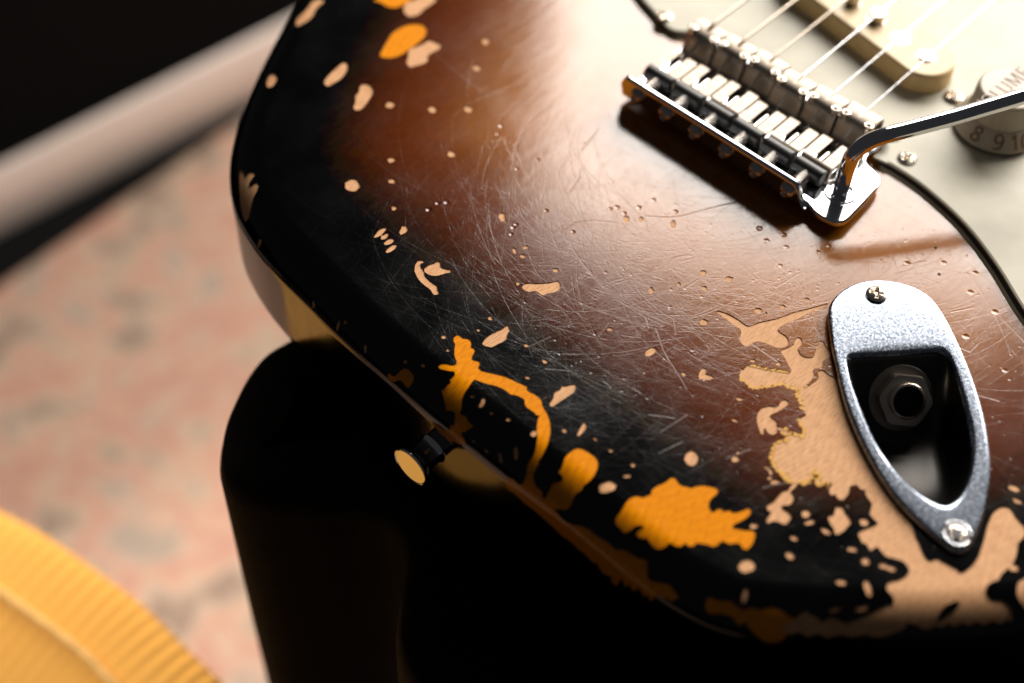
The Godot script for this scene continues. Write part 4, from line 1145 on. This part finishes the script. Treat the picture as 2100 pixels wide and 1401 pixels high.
func make_pickguard(g: Node3D) -> void:
	var line := spline(pairs([5.2, -31, 1.5, -34.5, -2.0, -38.5, -2.8, -42.5, -1.4, -47, 0.4, -52, 2.5, -58, 6.5, -66, 14, -74, 28, -80, 50, -83, 90, -84]), 8, false)
	line.append(Vector2(135, -84))
	line.append(Vector2(135, 150))
	line.append_array(spline(pairs([40, 165, 8, 160, -16, 146, -29, 125, -28.5, 108, -24.5, 97.2, -15.5, 82.6, -8.5, 68, -4.6, 53, -3.8, 43, -3.7, 38.6, 1.0, 38.2, 5.2, 38]), 8, false))
	var levels := [[2.3, 2.35], [1.75, 2.1], [1.65, 1.55], [0.75, 0.85], [0.0, 0.0]]
	var rings := []
	var m := line.size()
	for e in levels:
		var ring := PackedVector3Array()
		for i in m:
			var t: Vector2 = (line[(i + 1) % m] - line[i - 1]).normalized()
			var n := Vector2(t.y, -t.x)
			if i == 0:
				n = (n + Vector2(-1, 0)).normalized()
			if n.dot(line[i] - Vector2(60, 20)) < 0:
				n = -n
			var p: Vector2 = line[i] - n * e[0]
			ring.append(Vector3(p.x, e[1], p.y))
		rings.append(ring)
	var s := Shape.new()
	var flat2 := PackedVector2Array()
	for p in rings[0]:
		flat2.append(Vector2(p.x, p.z))
	var ids := Geometry2D.triangulate_polygon(flat2)
	for p in rings[0]:
		s.vert(p, Vector3.UP, Vector2(p.x, p.z) * 0.01)
	for i in range(0, ids.size(), 3):
		s.tri(ids[i], ids[i + 1], ids[i + 2])
	s.sheet([rings[0], rings[1]], true)
	s.sheet([rings[1], rings[2]], true)
	var pg := put(g, "pickguard", s, mats.mint)
	s = Shape.new()
	s.sheet([rings[2], rings[3]], true)
	put(pg, "black_ply", s, mats.black_ply)
	s = Shape.new()
	s.sheet([rings[3], rings[4]], true)
	put(pg, "lower_ply", s, mats.mint_low)
	var head := screw_head(2.75, 0.75, 0.35, 0.5).mesh()
	for e in [[3.0, 43.3, 0.2], [1.7, -46.5, 1.0]]:
		var o := put_mesh(pg, "pickguard_screw", head, mats.nickel)
		at_mm(o, Vector3(e[0], 2.4, e[1]), Basis(Vector3.UP, e[2]))


func stadium(half: float, r: float, seg: int) -> PackedVector2Array:
	var o := PackedVector2Array()
	for k in 2:
		var c := half if k == 0 else -half
		for i in seg + 1:
			var a := PI * i / seg - PI / 2.0 + (PI if k == 1 else 0.0)
			o.append(Vector2(c + r * cos(a), r * sin(a)))
	return o


func make_pickup(g: Node3D) -> void:
	# local x runs along the row of poles towards the treble side
	var turn := Basis(Vector3(-sin(deg_to_rad(10)), 0, cos(deg_to_rad(10))), Vector3.UP, Vector3(-cos(deg_to_rad(10)), 0, -sin(deg_to_rad(10))))
	var mid := Vector3(41.9, 0, 0)
	var s := Shape.new()
	var rows := []
	for e in [[0.3, 2.0], [0.15, 5.0], [0.0, 7.0], [-0.12, 7.9], [-0.45, 8.4], [-1.0, 8.65]]:
		var line := PackedVector3Array()
		for p in stadium(25.6, 9.3 + e[0], 24):
			line.append(Vector3(p.x, e[1], p.y))
		rows.append(line)
	s.sheet(rows, true)
	s.disk(rows[-1], Vector3.UP)
	var cover := put(g, "bridge_pickup", s, mats.cream)
	at_mm(cover, mid, turn)
	var lift := [1.0, 1.9, 3.3, 3.0, 0.15, 0.7]
	for i in 6:
		s = Shape.new()
		var top: float = 8.65 + lift[i]
		s.lathe(PackedVector2Array([Vector2(2.45, 8.0), Vector2(2.45, top - 0.35), Vector2(2.3, top - 0.1), Vector2(2.05, top), Vector2(0.0, top + 0.03)]), Vector3((i - 2.5) * 10.4, 0, 0), Basis(), 32, [1])
		put(cover, "pole_piece", s, mats.steel)
		s = Shape.new()
		s.lathe(PackedVector2Array([Vector2(2.95, 8.66), Vector2(2.47, 8.67)]), Vector3((i - 2.5) * 10.4, 0, 0), Basis(), 32)
		put(cover, "pole_rim", s, mats.dark_steel)
	var o := put_mesh(cover, "height_screw", screw_head(2.9, 0.9, 0.4, 0.3).mesh(), mats.nickel)
	at_mm(o, Vector3(39.4, 2.5, 0.2))


func make_knob(g: Node3D) -> void:
	var s := Shape.new()
	s.lathe(PackedVector2Array([Vector2(12.4, 0.9), Vector2(12.75, 1.1), Vector2(12.85, 1.5), Vector2(12.6, 2.0), Vector2(11.6, 3.6), Vector2(10.6, 5.3), Vector2(9.95, 6.2), Vector2(9.7, 6.5)]), Vector3.ZERO, Basis(), 96)
	var rows := []
	for e in [[9.55, 6.3, 0.0], [9.5, 6.9, 1.0], [9.3, 10.0, 1.0], [9.15, 13.6, 1.0], [9.0, 14.4, 0.3], [8.6, 14.9, 0.0], [8.0, 15.05, 0.0], [0.0, 15.1, 0.0]]:
		var line := PackedVector3Array()
		for j in 360:
			var a := TAU * j / 360.0
			var r: float = e[0] - 0.22 * e[2] * (0.5 + 0.5 * cos(60.0 * a)) if e[0] > 0 else 0.0
			line.append(Vector3(cos(a) * r, e[1], sin(a) * r))
		rows.append(line)
	s.sheet(rows, true)
	s.lathe(PackedVector2Array([Vector2(12.4, 0.9), Vector2(3.0, 1.2)]), Vector3.ZERO, Basis(), 64)
	s.lathe(PackedVector2Array([Vector2(3.2, 1.2), Vector2(3.2, 0.0)]), Vector3.ZERO, Basis(), 24)
	var knob := put(g, "volume_knob", s, mats.knob)
	at_mm(knob, Vector3(33.0, 2.4, 54.5))
	var o := put_mesh(knob, "lettering", letters("VOLUME", 2.2, 0.12), mats.print)
	at_mm(o, Vector3(-2.4, 15.1, -1.3), Basis(Vector3(1, 0, 0.04).normalized(), Vector3(0.04, 0, -1).normalized(), Vector3.UP))
	for e in [["8", 184.0], ["9", 150.0], ["10", 117.0]]:
		var a := deg_to_rad(e[1])
		var out := Vector3(cos(a), 0, sin(a))
		var x := Vector3(sin(a), 0, -cos(a))
		var y := (Vector3.UP * 0.846 - out * 0.534).normalized()
		o = put_mesh(knob, "numeral", letters(e[0], 3.1, 0.1), mats.print)
		at_mm(o, out * 11.36 + Vector3(0, 4.1, 0), Basis(x, y, x.cross(y)))


func letters(text: String, height: float, depth: float) -> Mesh:
	var t := TextMesh.new()
	var f := SystemFont.new()
	f.font_names = PackedStringArray(["Droid Sans"])
	t.font = f
	t.text = text
	t.font_size = 64
	t.pixel_size = height * MM / 46.0
	t.depth = depth * MM
	t.curve_step = 1.0
	return t


func make_bridge(g: Node3D) -> void:
	# plate: outline in the plane, with the wing that holds the arm
	var s := Shape.new()
	var line := PackedVector2Array([Vector2(7.0, -32.5), Vector2(-33.3, -32.5), Vector2(-33.3, 33.6)])
	line.append_array(spline(pairs([-33.9, 35.2, -34.6, 37.2, -34.8, 40.5, -34.2, 43.3, -32.2, 45.2, -29, 45.7, -18, 44.9, -13, 44.3, -10.4, 43.0, -9.2, 40.5, -8.4, 37.4, -7.0, 35.6, -4.5, 35.0]), 6, false))
	line.append(Vector2(7.0, 35.0))
	var m := line.size()
	var rings := []
	for e in [[0.0, 2.4], [0.0, 3.5], [0.25, 3.85], [0.7, 4.0]]:
		var ring := PackedVector3Array()
		for i in m:
			var t: Vector2 = (line[(i + 1) % m] - line[i - 1]).normalized()
			var n := Vector2(t.y, -t.x)
			if n.dot(line[i] - Vector2(-12, 4)) < 0:
				n = -n
			var p: Vector2 = line[i] - n * e[0]
			ring.append(Vector3(p.x, e[1], p.y))
		rings.append(ring)
	s.sheet([rings[0], rings[1], rings[2], rings[3]], true)
	var flat2 := PackedVector2Array()
	for p in rings[3]:
		flat2.append(Vector2(p.x, p.z))
	var ids := Geometry2D.triangulate_polygon(flat2)
	var base := s.v.size()
	for p in rings[3]:
		s.vert(p, Vector3.UP, Vector2(p.x, p.z) * 0.01)
	for i in range(0, ids.size(), 3):
		s.tri(base + ids[i], base + ids[i + 1], base + ids[i + 2])
	# the bent-up rear lip, its ends rounded off and falling to the wing
	var rows := []
	for i in 61:
		var b := -32.5 + 67.0 * i / 60.0
		var top := 10.6
		if b < -31.0:
			top -= 2.2 * pow((-31.0 - b) / 1.5, 2.0)
		if b > 29.5:
			top = lerpf(10.6, 3.4, smoothstep(29.5, 34.5, b))
		var h := top - 2.4
		var lap := PackedVector3Array()
		for e in [[-33.0, 4.0], [-33.3, 4.3], [-33.6, 3.2 + h * 0.3], [-33.6, 2.4 + h * 0.86], [-33.8, 2.4 + h * 0.95], [-34.5, 2.4 + h], [-35.1, 2.4 + h * 0.985], [-35.55, 2.4 + h * 0.92], [-35.7, 2.4 + h * 0.8], [-34.9, 3.6 + h * 0.1], [-34.6, 2.8], [-34.4, 2.3], [-33.4, 2.2]]:
			lap.append(Vector3(e[0], maxf(2.2, e[1]), b))
		rows.append(lap)
	s.sheet(rows, false)
	s.disk(rows[0], Vector3(0, 0, -1))
	# collar of the arm hole
	s.lathe(PackedVector2Array([Vector2(5.0, 4.02), Vector2(4.9, 4.25), Vector2(4.5, 4.4), Vector2(3.2, 4.4), Vector2(2.9, 4.0)]), Vector3(-23.2, 0, 38.0), Basis(), 40)
	var plate := put(g, "bridge_plate", s, mats.chrome)

	var saddle := saddle_shape().mesh()
	var stamp := stamp_shape().mesh()
	var spring := Shape.new()
	var coil := PackedVector3Array()
	for i in 81:
		var a := TAU * i / 10.0
		coil.append(Vector3(-32.6 + 6.6 * i / 80.0, 6.4 + 1.75 * sin(a), 1.75 * cos(a)))
	spring.tube(coil, 0.32, 6)
	var spring_mesh := spring.mesh()
	var bolt := Shape.new()
	bolt.tube(PackedVector3Array([Vector3(-34.0, 6.4, 0), Vector3(-29.0, 6.4, 0), Vector3(-16.0, 6.4, 0)]), 1.15, 12)
	bolt.lathe(PackedVector2Array([Vector2(2.5, 0.0), Vector2(2.55, 0.6), Vector2(2.2, 1.5), Vector2(1.3, 2.05), Vector2(0.9, 2.1), Vector2(0.75, 1.3), Vector2(0.0, 1.2)]), Vector3(-35.3, 6.4, 0), Basis(Vector3(0, 1, 0), Vector3(-1, 0, 0), Vector3(0, 0, 1)), 28)
	var bolt_mesh := bolt.mesh()
	var grub := Shape.new()
	grub.lathe(PackedVector2Array([Vector2(1.45, -5.0), Vector2(1.45, 0.7), Vector2(1.25, 0.95), Vector2(0.85, 0.95), Vector2(0.75, 0.8), Vector2(0.7, -0.5), Vector2(0.0, -0.5)]), Vector3.ZERO, Basis(), 20, [1, 3])
	var grub_mesh := grub.mesh()
	var sleeve := Shape.new()
	sleeve.lathe(PackedVector2Array([Vector2(0.0, -4.75), Vector2(2.2, -4.75), Vector2(2.45, -4.6), Vector2(2.5, -4.3), Vector2(2.5, 4.3), Vector2(2.45, 4.6), Vector2(2.2, 4.75), Vector2(0.0, 4.75)]), Vector3.ZERO, Basis(Vector3(1, 0, 0), Vector3(0, 0, 1), Vector3(0, -1, 0)), 28, [1, 6])
	var sleeve_mesh := sleeve.mesh()
	var pan := screw_head(3.3, 1.7, 0.5, 0.5, 1.4).mesh()
	var shift := [-1.2, -0.6, 0.2, -0.9, 0.0, 0.9]
	for i in 6:
		var b: float = (i - 2.5) * 10.85 + 1.0
		var o := put_mesh(plate, "bridge_saddle", saddle, mats.saddle)
		at_mm(o, Vector3(shift[i], 0, b))
		o = put_mesh(plate, "stamped_marks", stamp, mats.mark)
		at_mm(o, Vector3(shift[i], 0, b))
		o = put_mesh(plate, "intonation_screw", bolt_mesh, mats.steel)
		at_mm(o, Vector3(0, 0, b))
		o = put_mesh(plate, "spring", spring_mesh, mats.steel)
		at_mm(o, Vector3(0, 0, b))
		o = put_mesh(plate, "black_sleeve", sleeve_mesh, mats.rubber)
		at_mm(o, Vector3(-25.3, 6.8, b))
		for k in [-3.9, 3.9]:
			o = put_mesh(plate, "saddle_screw", grub_mesh, mats.nickel)
			at_mm(o, Vector3(shift[i] - 4.6, 11.4, b + k))
		o = put_mesh(plate, "mounting_screw", pan, mats.nickel)
		at_mm(o, Vector3(3.2, 4.0, b + 5.2), Basis(Vector3.UP, 0.7 * i))


func saddle_shape() -> Shape:
	# a bent strip of steel: rear flange, flat with a slot, dip, then the hump that carries the string
	var prof := PackedVector2Array()
	prof.append(Vector2(-24.2, 4.3))
	prof.append(Vector2(-24.2, 6.6))
	for i in 7:
		var a := PI - PI / 2.0 * i / 6.0
		prof.append(Vector2(-22.4 + 1.8 * cos(a), 6.9 + 1.8 * sin(a)))
	for e in [[-18.0, 8.7], [-13.6, 8.7], [-12.9, 8.6], [-12.4, 6.0], [-11.5, 5.0], [-8.6, 4.9], [-7.6, 5.2], [-7.0, 6.5], [-6.6, 8.6], [-6.0, 10.4], [-5.2, 11.5], [-4.2, 12.0], [-2.8, 12.3], [-1.2, 12.45], [0.2, 12.35], [1.4, 11.8], [2.2, 10.4], [2.5, 8.0], [2.5, 5.0]]:
		prof.append(Vector2(e[0], e[1]))
	var s := Shape.new()
	var rows := []
	var low := []
	var m := prof.size()
	var zs := [-5.15, -4.95, -3.0, -1.6, -0.9, 0.0, 0.9, 1.6, 3.0, 4.95, 5.15]
	for i in m:
		var t: Vector2 = (prof[mini(i + 1, m - 1)] - prof[maxi(i - 1, 0)]).normalized()
		var n := Vector2(-t.y, t.x)
		var line := PackedVector3Array()
		for z in zs:
			var q := prof[i]
			if absf(z) > 5.0:
				q -= n * 0.25
			if i >= 7 + 15 and absf(z) < 0.5:
				q -= n * 0.35           # groove under the string
			line.append(Vector3(q.x, q.y, z))
		rows.append(line)
		var under := PackedVector3Array()
		for z in [-5.15, 5.15]:
			under.append(Vector3(prof[i].x - n.x * 1.2, prof[i].y - n.y * 1.2, z))
		low.append(under)
	# the flat is open in the middle where the string comes up
	var left := []
	var right := []
	var rear := []
	var front := []
	for i in m:
		left.append(PackedVector3Array([rows[i][0], rows[i][1], rows[i][2], rows[i][3]]))
		right.append(PackedVector3Array([rows[i][7], rows[i][8], rows[i][9], rows[i][10]]))
		var centre := PackedVector3Array([rows[i][3], rows[i][4], rows[i][5], rows[i][6], rows[i][7]])
		if i <= 8:
			rear.append(centre)
		elif i >= 14:
			front.append(centre)
	s.sheet(left, false)
	s.sheet(right, false)
	s.sheet(rear, false)
	s.sheet(front, false)
	for k in 2:
		var side := []
		for i in m:
			side.append(PackedVector3Array([rows[i][0 if k == 0 else zs.size() - 1], low[i][k]]))
		for i in m - 1:
			var up := Vector3(0, 0, -1 if k == 0 else 1)
			s.flat(side[i][0], side[i + 1][0], side[i + 1][1], up)
			s.flat(side[i][0], side[i + 1][1], side[i][1], up)
	return s


func stamp_shape() -> Shape:
	# worn stamped strokes on the two bars of a saddle
	var s := Shape.new()
	var r := RandomNumberGenerator.new()
	r.seed = 11
	for k in 8:
		var x := -21.4 + k * 0.92
		for side in [-1.0, 1.0]:
			var lo: float = 2.2 + r.randf_range(0.0, 0.5)
			var hi: float = 4.4 - r.randf_range(0.0, 0.5)
			for e in [[x, lo, x + 0.22, hi], [x, lo, x + 0.6, lo + 0.2]]:
				if r.randf() < 0.2:
					continue
				var a := Vector3(e[0], 8.72, side * e[1])
				var b := Vector3(e[2], 8.72, side * e[3])
				s.flat(a, Vector3(b.x, b.y, a.z), b, Vector3.UP)
				s.flat(a, b, Vector3(a.x, a.y, b.z), Vector3.UP)
	return s


func make_arm(g: Node3D) -> void:
	var key := [Vector3(-23.2, 3.2, 38.0), Vector3(-23.2, 9.0, 38.0), Vector3(-23.2, 14.5, 38.0), Vector3(-22.6, 18.6, 38.35), Vector3(-20.2, 22.0, 39.9), Vector3(-16.0, 23.8, 42.6), Vector3(-10.5, 24.7, 46.1), Vector3(0.3, 26.1, 52.6), Vector3(10.0, 27.6, 58.2), Vector3(20.0, 29.2, 64.0), Vector3(45.0, 33.2, 78.5), Vector3(90.0, 40.0, 104.0)]
	var path := PackedVector3Array()
	for i in key.size() - 1:
		var a: Vector3 = key[maxi(i - 1, 0)]
		var d: Vector3 = key[mini(i + 2, key.size() - 1)]
		for k in 8:
			path.append((key[i] as Vector3).cubic_interpolate(key[i + 1], a, d, k / 8.0))
	path.append(key[-1])
	var s := Shape.new()
	s.tube(path, 2.3, 40)
	put(g, "tremolo_arm", s, mats.chrome)


func make_strings(g: Node3D) -> void:
	var radius := [0.58, 0.46, 0.33, 0.215, 0.165, 0.127]
	var shift := [-1.2, -0.6, 0.2, -0.9, 0.0, 0.9]
	for i in 6:
		var b: float = (i - 2.5) * 10.85 + 1.0
		var r: float = radius[i]
		var x: float = shift[i]
		var path := PackedVector3Array([Vector3(x - 15.2, 5.0, b), Vector3(x - 14.0, 6.2, b), Vector3(x - 8.0, 9.0, b), Vector3(x - 3.0, 11.7, b), Vector3(x - 1.2, 12.35 + r, b), Vector3(x + 0.4, 12.45 + r, b), Vector3(x + 2.0, 12.5 + r, b), Vector3(60, 13.5 + r, b), Vector3(140, 14.8 + r, b * 0.985)])
		var s := Shape.new()
		s.tube(path, r, 10)
		put(g, "string", s, mats.wound if i < 3 else mats.chrome)


func radial(line: PackedVector2Array, mid: Vector2, seg: int) -> PackedFloat32Array:
	var o := PackedFloat32Array()
	for j in seg:
		var dir := Vector2.from_angle(TAU * j / seg)
		var best := 0.0
		for i in line.size():
			var hit = Geometry2D.segment_intersects_segment(mid, mid + dir * 200.0, line[i], line[(i + 1) % line.size()])
			if hit != null:
				best = maxf(best, mid.distance_to(hit))
		o.append(best)
	return o


func make_jack(g: Node3D) -> void:
	# local x runs from the wide end to the pointed end, local z across
	var ax := Vector3(-0.6525, 0, 0.7578).normalized()
	var frame := Basis(ax, Vector3.UP, ax.cross(Vector3.UP))
	var outer := spline(pairs([-30.5, 14.6, -35, 12.8, -38.6, 9.2, -41, 4.6, -41.9, -0.5, -41, -6, -38.6, -11, -35, -14.2, -30.5, -15.8, -24, -16.9, -17, -17.5, -9, -17.7, -2, -17.5, 5, -16.9, 13, -15.5, 20, -13.7, 26, -11.3, 31.5, -8.5, 36.6, -5.2, 40, -2.4, 41.2, 0, 40.2, 2.4, 36.6, 5.2, 31.5, 8.5, 26, 11.3, 20, 13.4, 13, 15.1, 5, 16.3, -2, 16.8, -9, 16.7, -17, 16.2, -24, 15.6]), 4, true)
	var hole := spline(pairs([-16.9, 10.5, -16.9, 0, -16.9, -10.5, -16.3, -12.6, -14, -13.6, -9, -13.7, -4, -13.5, 2.4, -12.9, 8, -12.2, 13.5, -11, 19, -8.8, 24, -5.6, 27, -2.6, 28.1, 0, 27, 2.6, 24, 5.6, 19, 8.8, 13.5, 10.9, 8, 12.1, 2.4, 12.8, -4, 13.3, -9, 13.5, -14, 13.3, -16.3, 12.4]), 4, true)
	var seg := 160
	var mid := Vector2(4.0, -0.4)
	var ro := radial(outer, mid, seg)
	var ri := radial(hole, mid, seg)
	var s := Shape.new()
	var rows := []
	for e in [[1.0, 0.0, 0.05], [1.0, 0.0, 0.7], [1.0, -0.35, 1.15], [1.0, -0.9, 1.42], [0.86, 0.0, 1.48], [0.7, 0.0, 1.5], [0.5, 0.0, 1.51], [0.3, 0.0, 1.5], [0.12, 0.3, 1.49], [0.0, 1.2, 1.45], [0.0, 0.65, 1.28], [0.0, 0.25, 0.92], [0.0, 0.0, 0.35]]:
		var line := PackedVector3Array()
		for j in seg:
			var rad: float = lerpf(ri[j], ro[j], e[0]) + e[1]
			var p: Vector2 = mid + Vector2.from_angle(TAU * j / seg) * rad
			line.append(Vector3(p.x, e[2], p.y))
		rows.append(line)
	s.sheet(rows, true, false, Vector2(1, 0.5))
	for i in s.v.size():
		s.uv[i] = Vector2(s.v[i].x, s.v[i].z) * 0.01
	var plate := put(g, "jack_plate", s, mats.scuffed)
	at_mm(plate, Vector3(-70.31, 0.75, 94.02), frame * Basis(Vector3(0, 0, 1), -0.017))
	s = Shape.new()
	rows = []
	for k in [1.0, 0.985, 0.965, 0.94, 0.9, 0.85, 0.78, 0.7, 0.6, 0.5, 0.4, 0.3, 0.2, 0.1, 0.0]:
		var line := PackedVector3Array()
		for j in seg:
			var p: Vector2 = mid + Vector2.from_angle(TAU * j / seg) * ri[j] * k
			var face: float = maxf(0.0, p.x + 16.7)
			var floor_y: float = 15.5 * sqrt(maxf(0.0, 1.0 - pow(clampf(p.x / 29.0, 0, 1), 2.0)))
			var d: float = minf(face, floor_y)
			d = d - 0.8 * exp(-absf(face - floor_y) / 2.0)
			d = maxf(d, 0.0) * pow(maxf(0.0, 1.0 - pow(k, 7.0)), 0.45)
			line.append(Vector3(p.x, 0.35 - d, p.y))
		rows.append(line)
	s.sheet(rows, true, true)
	for i in s.v.size():
		s.uv[i] = Vector2(s.v[i].x, s.v[i].z) * 0.01
	put(plate, "jack_cup", s, mats.cup)
	# nut and threaded socket, square to the sloping face
	var tilt := Basis(Vector3(0.7071, -0.7071, 0), Vector3(0.7071, 0.7071, 0), Vector3(0, 0, 1))
	var spot := Vector3(-8.9, -7.4, -1.2)
	s = Shape.new()
	s.lathe(PackedVector2Array([Vector2(8.8, 0.0), Vector2(8.8, 0.5), Vector2(8.5, 0.7), Vector2(5.0, 0.7)]), spot, tilt, 48, [1])
	put(plate, "jack_washer", s, mats.dark_steel)
	s = Shape.new()
	rows = []
	for e in [[1.0, 0.7], [1.0, 3.6], [0.965, 4.0], [0.66, 4.05]]:
		var line := PackedVector3Array()
		for j in 48:
			var a := TAU * j / 48.0
			var to_flat := absf(fposmod(a + 0.35, PI / 3.0) - PI / 6.0)
			var r: float = 6.45 / cos(to_flat) if e[0] > 0.95 else 4.75
			if e[0] < 1.0 and e[0] > 0.9:
				r = minf(r, 7.1)
			line.append(spot + tilt * Vector3(cos(a) * r, e[1], sin(a) * r))
		rows.append(line)
	for i in 3:
		s.sheet([rows[i], rows[i + 1]], true)
	put(plate, "jack_nut", s, mats.nickel)
	s = Shape.new()
	s.lathe(PackedVector2Array([Vector2(4.75, 3.0), Vector2(4.75, 5.4), Vector2(4.55, 5.65), Vector2(4.1, 5.7), Vector2(3.9, 5.3), Vector2(3.8, 3.0)]), spot, tilt, 40, [1, 3])
	s.lathe(PackedVector2Array([Vector2(3.8, 3.0), Vector2(3.8, -6.0), Vector2(0.0, -6.0)]), spot, tilt, 40, [1], true)
	put(plate, "jack_socket", s, mats.nickel)
	s = Shape.new()
	s.lathe(PackedVector2Array([Vector2(3.78, 1.0), Vector2(0.0, 1.0)]), spot, tilt, 24)
	put(plate, "socket_bore", s, mats.dark)
	var head := screw_head(2.75, 0.8, 0.3, 0.6).mesh()
	var o := put_mesh(plate, "plate_screw", head, mats.nickel)
	at_mm(o, Vector3(-36.3, 1.75, 0.2), Basis(Vector3.UP, 0.3))
	o = put_mesh(plate, "plate_screw", head, mats.nickel)
	at_mm(o, Vector3(36.3, 1.0, -0.2), Basis(Vector3.UP, 1.0))
	s = Shape.new()
	s.lathe(PackedVector2Array([Vector2(3.55, 1.45), Vector2(3.4, 1.75), Vector2(3.15, 1.72), Vector2(2.7, 1.2)]), Vector3(36.3, 0.02, -0.2), Basis(), 40)
	put(plate, "countersink", s, mats.chrome)


func make_button(g: Node3D) -> void:
	var s := Shape.new()
	var axis := Basis(Vector3(0, 1, 0), Vector3(-1, 0, 0), Vector3(0, 0, 1))
	s.lathe(PackedVector2Array([Vector2(6.0, 0.0), Vector2(6.1, 0.8), Vector2(5.6, 1.6), Vector2(5.0, 2.0), Vector2(4.5, 2.6), Vector2(4.3, 4.0), Vector2(4.3, 7.0), Vector2(4.6, 8.6), Vector2(5.5, 9.8), Vector2(6.2, 10.6), Vector2(6.5, 11.3), Vector2(6.45, 11.9), Vector2(6.25, 12.1), Vector2(6.05, 12.02), Vector2(5.85, 11.9), Vector2(3.0, 11.85), Vector2(0.0, 11.84)]), Vector3.ZERO, axis, 64, [12, 14])
	var o := put(g, "strap_button", s, mats.chrome)
	at_mm(o, Vector3(-150.2, -22.0, 5.0), Basis.from_scale(Vector3(0.82, 0.9, 0.9)))
